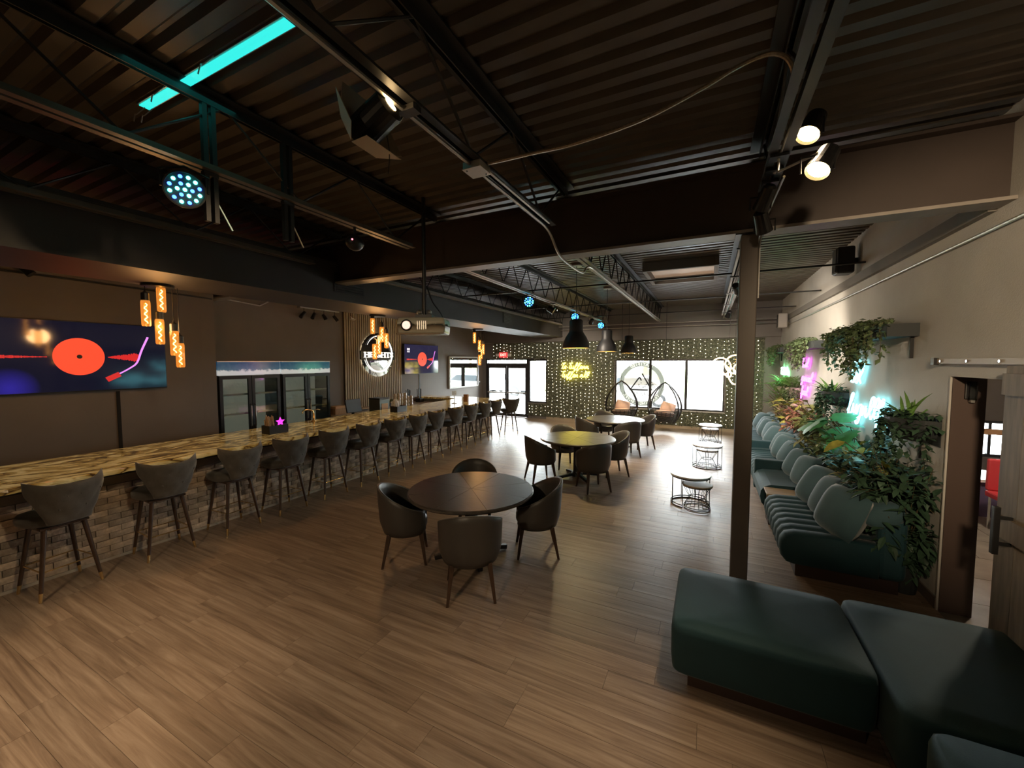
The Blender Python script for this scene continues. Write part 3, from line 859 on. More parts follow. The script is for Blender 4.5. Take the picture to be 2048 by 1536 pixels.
for i in range(10): a = PI*i/5; r_ = .075 if i % 2 == 0 else .035; star.append((.085+r_*math.sin(a), .165+r_*math.cos(a)))
pm_.prism([(a,b) for a,b in star], -.004, .004, 'x')
cd = [o for o in bpy.data.objects if o.name == 'bar_caddy'][0]
pm_.build('star_card', emis('hot_pink', (.9,.05,.75), .8), cd)
caddy(-6.15, 6.72, 'black bar caddy beside the steel bin on the counter', 'white')
t = thing('beer_tap', 'brass swan-neck tap standing on the bar', 'tap', (-6.58, 4.93, 1.081))
MB().lathe([(.04,0),(.04,.015),(.02,.03),(.016,.16)], 14).build('column', 'brass', t, smooth=True)
MB().tube(bez([(0,0,.15),(0,-.02,.2),(0,-.10,.23),(0,-.2,.22),(0,-.22,.17)],5), .014, 8).build('spout', 'brass', t, smooth=True)
MB().tube([(0,0,.2),(.0,.08,.22),(0,.14,.2)], .009, 6).build('lever', 'brass', t)
def holder(x, y, z, lab, h=.22):
    t = thing('sign_holder', lab, 'sign holder', (x,y,z))
    MB().box(-.05,.05,-.06,.06,0,.012).build('base', 'white', t); MB().box(-.008,.008,-.008,.008,.012,h).build('post', 'white', t)
    MB().box(-.006,.006,-.09,.09,h,h+.11).build('card', 'white', t)
    for k in range(3): MB().box(.0061,.0072,-.07,.07-.03*k,h+.025+k*.027,h+.033+k*.027).build('print_line', 'black', t)
    return t
holder(-6.05, 8.72, 1.081, 'white card holder standing near the far bar end')
tag(MB().box(-.06,.06,-.045,.045,0,.20).build('wooden_block', mat('orange_wood', (.45,.22,.09), .5, var=.2), loc=(-6.0,9.22,1.081), bev=.006), 'upright orange-brown wooden block beside the card holder', 'block')
# stacked glasses, bin and boxes on the back counter
gm = mat('stacked_cup', (.55,.50,.42), .3, var=.3, vs=30)
for i in range(6):
    t = thing('cup_stack', '%s stack of upturned cups counting from the steel bin' % ['first','second','third','fourth','fifth','sixth'][i], 'cups', (-7.02+.02*(i%2), 7.55+i*.115, .86), 0, 'cup stacks behind the bar')
    for k in range(6 if i < 4 else 5):
        MB().lathe([(.045,0),(.047,.02),(.036,.085),(.034,.085)], 12, (0,0,k*.088)).build('cup', gm, t)
t = thing('under_counter', 'low black service shelf behind the bar holding cups', 'shelf', (-7.05, 8.3, 0))
MB().box(-.2,.2,-1.1,1.1,.82,.858).build('top', 'steel', t)
for a in (-1.05,0,1.05): MB().box(-.19,.19,a-.015,a+.015,0,.82).build('support', 'steel', t)
t = thing('ice_bin', 'dark steel bin beside the bar caddy', 'bin', (-7.05, 7.05, 0))
MB().box(-.17,.17,-.16,.16,0,1.30).build('body', mat('smoked_steel', (.09,.10,.09), .35, metal=.4), t, bev=.01)
MB().box(-.175,.175,-.165,.165,1.30,1.33).build('lid', 'blackmetal', t, bev=.006)
MB().box(.171,.18,-.10,.10,1.05,1.2).build('label_panel', 'tan', t)
t = thing('pos_terminal', 'black till screen on a stand behind the bar', 'till', (-7.15, 6.35, 0))
MB().box(-.2,.2,-.3,.3,0,.98).build('stand', 'steel', t); MB().cbox((.02,0,1.2),(.03,.42,.30),(0,-.2,0)).build('display', 'black', t, bev=.008); MB().cyl((0,0,.98),(0,0,1.1),.03,n=10).build('neck', 'black', t)
t = thing('napkin_box', 'open wooden crate with paper goods beside the fridge', 'crate', (-7.95, 6.62, .941))
b = MB(); b.box(-.15,.15,-.2,.2,0,.01)
for a in ((-.15,-.14,-.2,.2),(.14,.15,-.2,.2),(-.14,.14,-.2,-.19),(-.14,.14,.19,.2)): b.box(*a,.01,.14)
b.build('sides', 'traywood', t); MB().box(-.12,.12,-.17,.17,.02,.19).build('paper', 'tan', t, bev=.01)
t = thing('side_plank', 'long pale board lying on the back counter', 'board', (-7.95, 7.25, .942)); 
MB().cbox((0,0,.05),(.2,.7,.03),(0,.06,0)).build('board', 'traywood', t); MB().box(-.1,.1,-.2,.2,0,.035).build('block', 'black', t)
for i, (yy, nm) in enumerate(((8.85,'beside the wooden box'),(9.35,'farther from the sign'))):
    t = thing('straw_holder', 'black holder with upright black straws ' + nm, 'holder', (-7.98, yy+.3, .941))
    MB().box(-.09,.09,-.09,.09,0,.12).build('cup', 'black', t, bev=.008)
    for k in range(5): MB().cyl((-.05+.025*k,.03*((k%2)*2-1),.1),(-.06+.03*k,.035*((k%2)*2-1),.40+.02*(k%3)), .011, n=6).build('straw', 'black', t)
tag(MB().lathe([(.06,0),(.075,.02),(.085,.13),(.08,.16),(.07,.16)],14).build('wooden_tub', 'traywood', loc=(-7.98,8.9,.941), smooth=False), 'small wooden tub on the back counter under the smaller screen', 'tub')
t = thing('little_plant', 'tiny potted plant at the end of the slat panel', 'plant', (-7.98, 8.35, .941))
MB().lathe([(.05,0),(.065,.09),(.06,.09)],12).build('pot', 'planter', t)
lf = MB()
for k in range(14):
    a = k*2.4; r_ = .05+.02*(k%3)
    lf.add([(0,0,.09),(r_*math.cos(a)-.01,r_*math.sin(a),.17),(r_*1.6*math.cos(a),r_*1.6*math.sin(a),.22),(r_*math.cos(a)+.01,r_*math.sin(a)+.01,.16)],[(0,1,2,3)])
lf.build('leaves', 'leaf', t)
# ================================================================ TABLES AND CHAIRS
def round_table(loc, label):
    t = thing('round_table', label, 'table', loc, 0, 'round dark tables')
    MB().lathe([(.60,.715),(.69,.722),(.705,.735),(.705,.75),(.695,.757)], 56).build('tabletop', 'tablewood', t)
    # sunburst veneer wedges, slightly proud
    for k in range(8):
        a0, a1 = PI*k/4+.004, PI*(k+1)/4-.004; poly = [(.004*math.cos((a0+a1)/2), .004*math.sin((a0+a1)/2))]
        poly += [(.69*math.cos(a0+(a1-a0)*i/6), .69*math.sin(a0+(a1-a0)*i/6)) for i in range(7)]
        o = MB().prism(poly, 0, .0035).build('veneer_wedge', 'tablewood', t, loc=(0,0,.757))
    MB().lathe([(.09,.08),(.075,.12),(.07,.60),(.10,.69),(.30,.715)], 20).build('pedestal', 'black', t)
    for k in range(4):
        a = PI/4 + PI*k/2; c_, s_ = math.cos(a), math.sin(a)
        MB().bar((.04*c_,.04*s_,.075),(.42*c_,.42*s_,.028), .055, .05).build('foot', 'black', t, bev=.008)
    MB().lathe([(.11,.03),(.11,.09),(.09,.10)], 16).build('hub', 'black', t)
    return t
def chair_proto():
    t = thing('barrel_chair', 'x', 'chair', (0,0,0), 0, 'dark barrel chairs')
    # back toward -y, front toward +y
    nu, nv = 30, 8; A = R(140); ring = []
    def pt(u, v, out):
        ph = A*u
        top = .585 + .25*max(0, math.cos(ph*.66))**1.35
        zb = .335
        z = zb + (top-zb)*v
        lean = 1 + .10*v
        rx, ry = .262*lean, .252*lean
        off = (.026 if out else -.022) * (1 - .35*v**3)
        bot = 1 - .10*max(0, .25-v)/.25
        return (math.sin(ph)*(rx+off)*bot, -math.cos(ph)*(ry+off)*bot + .02 - .02*v, z)
    rows = []
    for i in range(nu+1):
        u = -1 + 2*i/nu
        o = [pt(u, j/nv, True) for j in range(nv+1)]; n_ = [pt(u, j/nv, False) for j in range(nv, -1, -1)]
        mid = [((o[-1][0]+n_[0][0])/2, (o[-1][1]+n_[0][1])/2, o[-1][2]+.010)]
        rows.append(o + mid + n_)
    b = MB().grid(rows, close_u=True); k = len(rows[0])
    b.f += [tuple(range(k-1,-1,-1)), tuple(range(nu*k, nu*k+k))]
    b.build('back_shell', 'leather', t, smooth=True)
    # piping along the top rim
    pip = []
    for i in range(nu+1):
        u = -1 + 2*i/nu; a = pt(u,1,True); pip.append((a[0]*.985, a[1]*.985, a[2]+.006))
    MB().tube(pip, .006, 5).build('piping', mat('rim_piping', (.10,.095,.085), .35) if 'pip' not in M else M['pip'], t, smooth=True)
    se = []
    for r_, z in ((.05,.36),(.225,.36),(.24,.385),(.24,.445),(.215,.475),(.05,.482)):
        se.append([(r_*math.cos(a), .02 + r_*(.93 if math.sin(a) > 0 else .92)*math.sin(a), z) for a in [2*PI*i/28 for i in range(28)]])
    s = MB().grid(se, close_u=True); s.f += [tuple(range(27,-1,-1)), tuple(range(5*28,6*28))]
    s.build('seat', 'leather', t, smooth=True)
    MB().lathe([(.19,.328),(.21,.345),(.21,.362)], 24, (0,.01,0)).build('seat_base', 'black', t)
    for sx in (-1,1):
        for sy in (-1,1):
            top = Vector((sx*.17, .01+sy*.165, .352)); bot = Vector((sx*.215, .0+sy*.225, 0))
            l = MB(); rows2 = []
            for f, w in ((0,.0125),(1,.023)):
                c_ = bot.lerp(top, f); rows2.append([(c_.x-w,c_.y-w,c_.z),(c_.x+w,c_.y-w,c_.z),(c_.x+w,c_.y+w,c_.z),(c_.x-w,c_.y+w,c_.z)])
            l.grid(rows2, close_u=True); l.f += [(3,2,1,0),(4,5,6,7)]
            l.build('leg', 'walnut', t, bev=.004)
    return t
TB = [((-2.38,3.75,0), 'round dark veneer dining table nearest the camera', -.55, 'nearest table'), ((-2.20,7.20,0), 'round dark dining table with a yellow sheen, middle of three', -.42, 'middle table'), ((-2.08,9.98,0), 'round dark dining table farthest away by the hanging chairs', -.50, 'farthest table')]
cp = None
pos = ['on the camera side of the', 'on the sofa side of the', 'on the window side of the', 'on the bar side of the']
for (loc, lab, ang, nm) in TB:
    round_table(loc, lab)
    for k in range(4):
        # direction from table centre to chair
        a = ang - PI/2 + .02 + k*PI/2 + PI*0 
        th = math.atan2(-.85, .52) + (ang+.55) + k*PI/2 + [.0,.03,-.04,.02][k]
        d = .735 + [.0,.02,.03,.0][k]
        l = (loc[0]+d*math.cos(th), loc[1]+d*math.sin(th), 0)
        rz = th + PI/2 + [.04,-.08,.05,.07][k]
        # local +y must face the table: facing dir = -(cos th, sin th)
        rz = math.atan2(-math.sin(th), -math.cos(th)) - PI/2 + [.05,-.1,.06,.08][k]
        lb = 'dark leather barrel chair %s %s' % (pos[k], nm)
        if cp is None: cp = chair_proto(); cp.location = l; cp.rotation_euler = (0,0,rz); cp['label'] = lb
        else: dup(cp, l, rz, lb)

# ---------------------------------------------------------------- nesting tables
def ring_pts(r, z, a0=0, a1=2*PI, n=28, c=(0,0)): 
    return [(c[0]+r*math.cos(a0+(a1-a0)*i/n), c[1]+r*math.sin(a0+(a1-a0)*i/n), z) for i in range(n+(0 if a1-a0 > 6.28 else 1))]
def outer_table(loc, rz, label):
    t = thing('nesting_table', label, 'side table', loc, rz, 'round white-topped nesting tables')
    MB().lathe([(.275,.445),(.288,.45),(.288,.468),(.28,.472)], 40).build('tabletop', 'marble', t)
    MB().tube(ring_pts(.272,.436), .008, 6, closed=True).build('top_ring', 'blackmetal', t)
    o0, o1 = R(60), R(390)-R(30)
    for z in (.008,.04): MB().tube(ring_pts(.272,z,R(50),R(360-50)+R(50)-R(50)), .008, 6).build('base_ring', 'blackmetal', t)
    for k in range(7):
        a = R(50) + (R(310)-R(50))*k/6
        MB().cyl((.272*math.cos(a),.272*math.sin(a),.004),(.272*math.cos(a),.272*math.sin(a),.44), .006, n=6).build('upright', 'blackmetal', t)
    return t
def inner_table(loc, label, top='traywood'):
    t = thing('hourglass_table', label, 'side table', loc, 0, 'small hourglass wire tables')
    MB().lathe([(.20,.345),(.212,.35),(.212,.366),(.205,.37)], 36).build('tabletop', top, t)
    for z, r_ in ((.008,.18),(.032,.18),(.17,.11),(.34,.2)): MB().tube(ring_pts(r_,z), .0065, 6, closed=True).build('ring', 'blackmetal', t)
    w = MB()
    for k in range(18):
        a = 2*PI*k/18; c_, s_ = math.cos(a), math.sin(a)
        w.tube([(.18*c_,.18*s_,.03),(.11*c_,.11*s_,.17),(.2*c_,.2*s_,.342)], .0035, 4)
    w.build('wire_cage', 'blackmetal', t)
    return t
outer_table((-.22,6.62,0), R(-60), 'white-topped nesting table nearest the column, wood one tucked under')
inner_table((-.12,6.47,0), 'oak-topped hourglass table pulled out under the nearest white table')
outer_table((.0,9.14,0), R(90), 'white-topped nesting table, middle of the row of three')
inner_table((.0,9.16,0), 'hourglass wire table hidden under the middle white table', 'marble')
outer_table((.06,12.0,0), R(90), 'white-topped nesting table nearest the far window')
inner_table((.06,12.02,0), 'hourglass wire table under the farthest white table', 'marble')

# ---------------------------------------------------------------- wall sofas
def cushion(name, m, w, h, d, parent, loc, rot=(0,0,0), n=10, sag=.25):
    """soft pillow: w along local x, h along local z, d thick along y"""
    front, back = [], []
    mb = MB()
    for s in (1, -1):
        rows = []
        for j in range(n+1):
            v = -1+2*j/n
            row = []
            for i in range(n+1):
                u = -1+2*i/n
                pin = 1 - .08*(u*u*v*v)
                prof = max(0,(1-abs(u)**3.2))**.5 * max(0,(1-abs(v)**3.2))**.5
                row.append((u*w/2*(1-.05*(1-abs(v)**2)*0)*pin, s*d/2*prof, v*h/2*pin))
            rows.append(row if s > 0 else row[::-1])
        mb.grid(rows)
    return mb.build(name, m, parent, smooth=True, loc=loc, rot=rot)
def sofa(y0, y1, label, tuft=True, arm0=None, arm1=None):
    """bench along the right wall, seat front at x=.70, back at 1.45"""
    t = thing('banquette_sofa', label, 'sofa', (0, y0, 0), 0, 'teal sofa sections along the right wall')
    Ln = y1-y0
    MB().box(.84,1.64,.05,Ln-.03,0,.125).build('plinth', 'plinth', t)
    # seat cross-section in x,z swept along y with channel pleats
    prof = [(1.50,.12),(.82,.12),(.755,.135),(.71,.19),(.692,.28),(.70,.36),(.74,.425),(.82,.455),(1.0,.462),(1.50,.462)]
    if tuft:
        nch = max(3, round(Ln/.165)); per = 6; rows = []
        for k in range(nch*per+1):
            f = k/per; ph = f - math.floor(f)
            s = (abs(math.sin(PI*f)))**.55
            y = Ln*k/(nch*per)
            rows.append([(1.05+(px-1.05)*(1-.055*(1-s)), y, .29+(pz-.29)*(1-.12*(1-s))) for px, pz in prof])
    else: rows = [[(px, y, pz) for px, pz in prof] for y in (0,.01,Ln-.01,Ln)]
    g = MB().grid(rows, close_u=True); n_ = len(prof)
    g.f += [tuple(range(n_-1,-1,-1)), tuple(range((len(rows)-1)*n_, len(rows)*n_))]
    g.build('seat', 'teal', t, smooth=tuft)
    MB().box(1.47,1.69,.0,Ln,.125,.72).build('back_frame', 'teal', t, bev=.07, seg=4)
    nb = max(1, round(Ln/.62))
    for k in range(nb):
        a, b = Ln*k/nb, Ln*(k+1)/nb
        # folded-over back cushion roll
        pr = []
        for i in range(13):
            q = PI*2*i/13; pr.append((1.52+.165*math.cos(q)+.06*math.sin(q), .725+.135*math.sin(q)))
        rr = []
        for f, sc_ in ((0.0,.55),(.04,.85),(.12,1),(.5,1.04),(.88,1),(.96,.85),(1.0,.55)):
            rr.append([(1.52+(px-1.52)*sc_, a+(b-a)*f, .725+(pz-.725)*sc_+.012*math.sin(9*f+k)) for px, pz in pr])
        c_ = MB().grid(rr, close_u=True); c_.f += [tuple(range(12,-1,-1)), tuple(range(6*13,7*13))]
        c_.build('back_cushion', 'pillow', t, smooth=True)
    for a, h in ((arm0, 0), (arm1, 0)):
        if a is not None: MB().box(.70,1.48,a-y0,a-y0+.14,.125,.60).build('arm', 'teal', t, bev=.02, seg=3)
    return t
sofa(4.80, 6.18, 'channel-tufted teal sofa section nearest the camera along the wall')
sofa(6.56, 7.68, 'plain teal sofa section with an arm beyond the wooden console', False, arm1=7.52)
sofa(7.70, 9.10, 'channel-tufted teal sofa section, middle of the wall row')
sofa(9.12, 9.95, 'short plain teal sofa section with an arm past the middle', False, arm0=9.30)
sofa(9.97, 11.55, 'channel-tufted teal sofa section near the far end')
sofa(11.57, 12.70, 'plain teal sofa section at the far window corner', False, arm1=12.55)
t = thing('console_table', 'low oak-topped console set between two teal sofas', 'console', (0,6.2,0))
MB().box(.76,1.48,.02,.33,.0,.40).build('body', 'plinth', t); MB().box(.73,1.50,.0,.345,.40,.425).build('top', 'traywood', t, bev=.004)
k = 0
pl_spots = [(5.02,'first'),(5.48,'second'),(5.92,'third'),(6.72,'fourth'),(7.18,'fifth'),(7.98,'sixth'),(8.42,'seventh'),(8.85,'eighth'),(9.62,'ninth'),(10.3,'tenth'),(10.75,'eleventh'),(11.3,'twelfth'),(11.95,'thirteenth')]
for i, (y, nm) in enumerate(pl_spots):
    sz = .50 if i < 3 else .46
    o = cushion('throw_pillow', 'pillow', sz, sz, .26, None, (1.24+.02*(i%2), y, .455+sz/2*.86), (R(-4), R(-14), PI/2+[.15,-.1,.2,.05][i%4]))
    o.rotation_euler = Euler((R(-22-4*(i%3)), R(5-6*(i%2)), -PI/2+[.42,.30,.5,.36][i%4]))
    tag(o, 'slate teal throw pillow, %s along the wall sofa from the camera' % nm, 'pillow', 'throw pillows on the wall sofa')

# ---------------------------------------------------------------- foreground ottoman and sofa
t = thing('ottoman', 'large dark teal ottoman in the right foreground', 'ottoman', (0,0,0))
MB().box(-.08,.86,2.84,3.52,0,.115).build('plinth', 'plinth', t)
def soft_block(x0,x1,y0,y1,z0,z1,bul=.015):
    m = MB(); rows = []
    lv = [(z0,.97),(z0+.015,.985),(z0+.10,1.0),((z0+z1)/2,1.0),(z1-.05,1.0),(z1-.015,.985),(z1,.955)]
    cx, cy = (x0+x1)/2, (y0+y1)/2; n = 48
    for z, s in lv:
        row = []
        for i in range(n):
            a = 2*PI*i/n; a += .20*math.sin(4*a); c_, s2 = math.cos(a), math.sin(a)
            p = 16.0; rr = (abs(c_)**p+abs(s2)**p)**(-1/p)
            row.append((cx+(x1-x0)/2*rr*c_ - math.copysign((1-s)*.5, c_)*min(1,abs(rr*c_)), cy+(y1-y0)/2*rr*s2 - math.copysign((1-s)*.5, s2)*min(1,abs(rr*s2)), z))
        rows.append(row)
    for f in (.75,.45,.15): rows.append([(cx+(q[0]-cx)*f, cy+(q[1]-cy)*f, z1+bul*(1-f*f)) for q in rows[6]])
    m.grid(rows, close_u=True); m.f += [tuple(range(n-1,-1,-1)), tuple(range((len(rows)-1)*n, len(rows)*n))]
    return m
soft_block(-.19,.90,2.76,3.63,.115,.445).build('cushion', 'teal', t, smooth=True)
t = thing('corner_sofa', 'dark teal corner sofa seat filling the bottom right', 'sofa', (0,0,0))
MB().box(.96,1.78,2.62,3.56,0,.10).build('plinth', 'plinth', t)
soft_block(.905,1.79,2.53,3.66,.10,.45).build('seat', 'teal', t, smooth=True)
t = thing('sofa_section', 'dark teal sofa section at the bottom right edge, nearest the camera', 'sofa', (0,0,0))
MB().box(1.0,1.78,.5,2.45,0,.10).build('plinth', 'plinth', t)
soft_block(.955,1.79,.45,2.515,.10,.452).build('seat', 'teal', t, smooth=True)
MB().box(1.62,1.80,.45,2.515,.45,.78).build('backrest', 'teal', t, bev=.05, seg=3)

# ---------------------------------------------------------------- hanging egg chairs
def egg(loc, rz, label):
    t = thing('hanging_egg_chair', label, 'hanging chair', loc, rz, 'black hanging egg chairs by the window')
    # bowl: woven half ellipsoid, open front toward -y
    H0, H1 = .0, 1.25
    def rad(z):
        f = z/H1; return .47*math.sin(PI*min(1, .12+f*.88)**.9)**.75 if f < 1 else 0
    fr_ = MB()
    def outline(s, y_off):
        pts = []
        for i in range(17):
            f = i/16; z = H1*f; pts.append((s*rad(z)*1.0, y_off*math.sin(PI*f), z))
        return pts
    for s in (-1,1):
        for yo in (-.16,.10): fr_.tube(outline(s,yo), .021, 6)
    fr_.build('frame', 'blackmetal', t, smooth=True)
    bw = MB(); rnd2 = random.Random(3)
    for k in range(22):          # meridian canes
        a = 2*PI*k/22; pts = []
        for i in range(8):
            f = i/7; z = .03+.46*f*(.8+.2*math.sin(a)*1.0 if math.sin(a) > 0 else .72); r_ = rad(z+.02)*.98
            pts.append((r_*math.cos(a), r_*.85*math.sin(a), z))
        bw.tube(pts, .009, 4)
    for j in range(13):
        z = .03+.37*j/12; r_ = rad(z+.02)*.98
        bw.tube([(r_*math.cos(2*PI*i/24), r_*.85*math.sin(2*PI*i/24), z+.008*math.sin(i*PI)) for i in range(24)], .011, 4, closed=True)
    bw.build('woven_bowl', 'rug', t)
    fr2 = MB()
    for k in range(7):
        a = PI*(k+1)/8; pts = []
        for i in range(10):
            f = i/9; z = .4+(H1-.4)*f; r_ = rad(z)*.97
            pts.append((r_*math.cos(a), r_*.85*math.sin(a), z))
        fr2.tube(pts, .006, 4)
    fr2.build('back_canes', 'rug', t)
    cushion('seat_cushion', 'pink', .56, .5, .2, t, (0,-.03,.30), (R(82),0,0))
    cushion('back_pillow', 'pink', .44, .34, .16, t, (.06,.08,.47), (R(-25),R(15),0))
    MB().cyl((0,0,H1),(0,0,ZC-loc[2]), .006, n=5).build('rope', 'black', t)
    return t
egg((-2.44,12.55,.34), .3, 'left black hanging egg chair with blush cushions at the window')
egg((-1.20,12.95,.30), -.3, 'right black hanging egg chair with blush cushions at the window')
# ================================================================ FAR WALL GREENERY
def in_open(x, z, m=.03):
    return (-8.15-m < x < -6.25 and z < 2.29+m) or (-6.3 < x < -5.5+m and .58-m < z < 2.27+m) or (-2.96-m < x < .45+m and .56-m < z < 2.25+m)
t = thing('hedge_wall', 'artificial boxwood hedge panels covering the far window wall', 'hedge', (0, YF, 0))
bk = MB()
for b in ((-7.78,-6.25,2.31,2.9),(-6.25,-5.5,2.31,2.9),(-6.25,-5.5,.1,.56),(-5.48,-2.98,.1,2.9),(-2.98,.47,.1,.55),(-2.98,.47,2.27,2.9),(.47,1.45,.1,2.9)): bk.box(b[0],b[1],-.02,-.002,b[2],b[3])
bk.build('backing_panel', mat('hedge_backing', (.075,.08,.05), .9, var=.3, vs=14), t)
r4 = random.Random(11); lv = MB()
for i in range(12500):
    x, z = r4.uniform(-7.78,1.45), r4.uniform(.10,2.9)
    if in_open(x, z, .0): continue
    s = r4.uniform(.035,.075); a = r4.uniform(0,2*PI); ti = r4.uniform(-.9,.9); y = -.02-r4.uniform(.0,.055)
    c_, s_ = math.cos(a), math.sin(a)
    lv.add([(x,y,z),(x+s*(c_*.5-s_*.28),y-s*.3*ti,z+s*(s_*.5+c_*.28)),(x+s*c_,y-s*.5*ti,z+s*s_),(x+s*(c_*.5+s_*.28),y-s*.3*ti+.004,z+s*(s_*.5-c_*.28))],[(0,1,2,3)])
stuff(lv.build('leaves', 'leaf_wall', t))
t = thing('fairy_lights', 'curtain of warm white fairy lights hung over the hedge wall', 'string lights', (0, YF, 0))
bm_, wm = MB(), MB()
x = -7.72
def bulb(x, y, z, r_):
    bm_.add([(x-r_,y,z),(x,y-r_,z),(x+r_,y,z),(x,y+r_,z),(x,y,z+r_),(x,y,z-r_)], [(0,1,4),(1,2,4),(2,3,4),(3,0,4),(1,0,5),(2,1,5),(3,2,5),(0,3,5)])
while x < 1.43:
    z = 2.88 - r4.uniform(0,.1); seg = []
    while z > .14:
        xx = x + .02*math.sin(z*4+x*9)
        if not in_open(xx, z, .02) and r4.random() < .93: bulb(xx, -.098, z, r4.uniform(.008,.0135))
        z -= r4.uniform(.105,.15)
    zz = [2.88,.14]
    pts = [(x+.02*math.sin(q*4+x*9), -.095, q) for q in [2.88-.2*k for k in range(14)]]
    run = []
    for p_ in pts:
        if in_open(p_[0], p_[2], 0):
            if len(run) > 1: wm.tube(run, .0018, 3)
            run = []
        else: run.append(p_)
    if len(run) > 1: wm.tube(run, .0018, 3)
    x += r4.uniform(.125,.18)
stuff(bm_.build('bulbs', 'fairy', t)); stuff(wm.build('wires', 'stem', t))

# ---- script neon
LET = {'l': [(0,0),(.34,.62),(.30,1.0),(.14,.85),(.16,.25),(.36,0)], 'e': [(0,0),(.28,.26),(.22,.48),(.06,.36),(.10,.06),(.36,0)],
       'n': [(0,0),(.06,.46),(.10,.02),(.28,.48),(.34,.05),(.46,0)], 'g': [(0,0),(.10,.42),(.32,.44),(.30,-.3),(.14,-.52),(.04,-.34),(.40,0)],
       'u': [(0,.0),(.05,.45),(.12,.05),(.30,.06),(.34,.46),(.36,.04),(.48,0)], 'T': [(-.05,.95),(.45,1.02),(.22,.98),(.18,.1),(.40,0)], 'f': [(0,0),(.30,.8),(.22,1.0),(.12,.7),(.12,-.45),(.24,-.3),(.40,.02)]}
def script(words, h, slant=.25, lw_=.5):
    """list of polylines in (u, v)"""
    out = []; 
    for li, line in enumerate(words):
        x = 0
        for w in line.split(' '):
            pts = []
            for ch in w:
                g = LET[ch]
                pts += [(x+(a+slant*b)*h, b*h - li*h*1.55) for a, b in g]
                x += g[-1][0]*h
            out.append([(p_.x, p_.y) for p_ in bez([(a,b,0) for a,b in pts], 3)])
            x += .28*h
    return out
def neon(name, label, m, words, h, fn, cu, r_=.011, backing=None, width=None):
    st = script(words, h)
    us = [p_[0] for s in st for p_ in s]; vs_ = [p_[1] for s in st for p_ in s]
    mu, mv = (max(us)+min(us))/2, (max(vs_)+min(vs_))/2
    k = (width/(max(us)-min(us))) if width else 1
    t = thing(name, label, 'neon sign', fn(0,0,0))
    for s in st:
        g = MB().tube([Vector(fn((a-mu)*k, b-mv, .035)) - Vector(fn(0,0,0)) for a, b in s], r_, 6)
        g.build('tube', m, t, smooth=True)
    if backing:
        w2, h2 = (max(us)-min(us))*k/2+.06, (max(vs_)-min(vs_))/2+.06
        P = [Vector(fn(a,b,d))-Vector(fn(0,0,0)) for d in (0,.006) for a,b in ((-w2,-h2),(w2,-h2),(w2,h2),(-w2,h2))]
        MB().add(P, [(3,2,1,0),(4,5,6,7),(0,1,5,4),(1,2,6,5),(2,3,7,6),(3,0,4,7)]).build('backing', backing, t)
    return t
clear = glassmat('acrylic_back', (.97,.97,.97), .05)
neon('neon_sign', 'yellow script neon sign glowing on the hedge wall', 'neon_y', ['Te Tuffenn','Tuffen nll'], .20, lambda a,b,d: (-4.33+a, YF-.09-d, 1.83+b), 0, .016, None, 1.02)
rw = lambda yc, zc: (lambda a,b,d: (XR-.012-d, yc-a, zc+b))
neon('neon_sign', 'blue two-line script neon sign on the right wall', 'neon_b', ['Tel','fugnllfen'], .27, rw(6.50,1.77), 0, .011, None, 1.62)
neon('neon_sign', 'magenta script neon sign on the right wall between planters', 'neon_p', ['Teel','gunnel','fuel'], .19, rw(10.10,1.83), 0, .011, None, 1.1)
neon('neon_sign', 'green neon sign glowing below the farthest ivy shelf', 'neon_g', ['Tullen'], .17, rw(12.9,1.93), 0, .016, None, 1.0)

# ---- exit sign
t = thing('exit_sign', 'red EXIT sign with twin emergency lamps over the doors', 'exit sign', (-7.27, YF-.14, 2.44))
MB().box(-.17,.17,-.03,.03,-.10,.10).build('housing', mat('exit_face', (.5,.05,.05), .5, em=(1,.06,.06), es=.7), t, bev=.006)
tm = text_mesh('EXIT', .13, .003, .003); tm.xf(Matrix.Translation((0,-.033,0)) @ Matrix.Rotation(PI/2,4,'X')); tm.build('lettering', emis('exit_letters', (1,.25,.2), 2.5), t)
for s in (-1,1): MB().box(s*.26-.07,s*.26+.07,-.03,.03,-.05,.05).build('lamp_head', 'white', t, bev=.01)
MB().box(-.02,.02,.03,.13,-.02,.02).build('wall_arm', 'white', t)

# ---- round window decal, reads correctly from outside
t = thing('window_decal', 'round olive martial-arts decal stuck on the left window panes', 'decal', (-2.07, YF+.066, 1.42))
def vinyl(name, col):
    m = bpy.data.materials.new(name); m.use_nodes = True; nt = m.node_tree; nt.nodes.clear()
    out = node(nt, 'ShaderNodeOutputMaterial'); a = node(nt, 'ShaderNodeBsdfDiffuse'); b = node(nt, 'ShaderNodeBsdfTranslucent'); mx = node(nt, 'ShaderNodeAddShader')
    a.inputs[0].default_value = (*[q*.3 for q in col], 1); b.inputs[0].default_value = (*col, 1)
    L(nt, a.outputs[0], mx.inputs[0]); L(nt, b.outputs[0], mx.inputs[1]); L(nt, mx.outputs[0], out.inputs[0]); return m
og = vinyl('olive_vinyl', (.055,.054,.044)); cw = vinyl('cream_vinyl', (.16,.15,.12)); dkv = vinyl('dark_vinyl', (.022,.022,.019))
def flat(mb): return Matrix(((-1,0,0,0),(0,0,1,0),(0,1,0,0),(0,0,0,1)))   # text plane -> facing the car park
rg = MB(); Ro, Ri = .745, .60; n = 64
rg.grid([[(q*math.cos(2*PI*i/n),-.002,q*math.sin(2*PI*i/n)) for i in range(n)] for q in (Ro, Ri)], close_u=True)
RING_PENDING = True
m_, nt_, b_ = nmat('frosted_vinyl'); b_.inputs['Base Color'].default_value = (.9,.9,.88,1); b_.inputs['Alpha'].default_value = .55
M['frost'] = m_
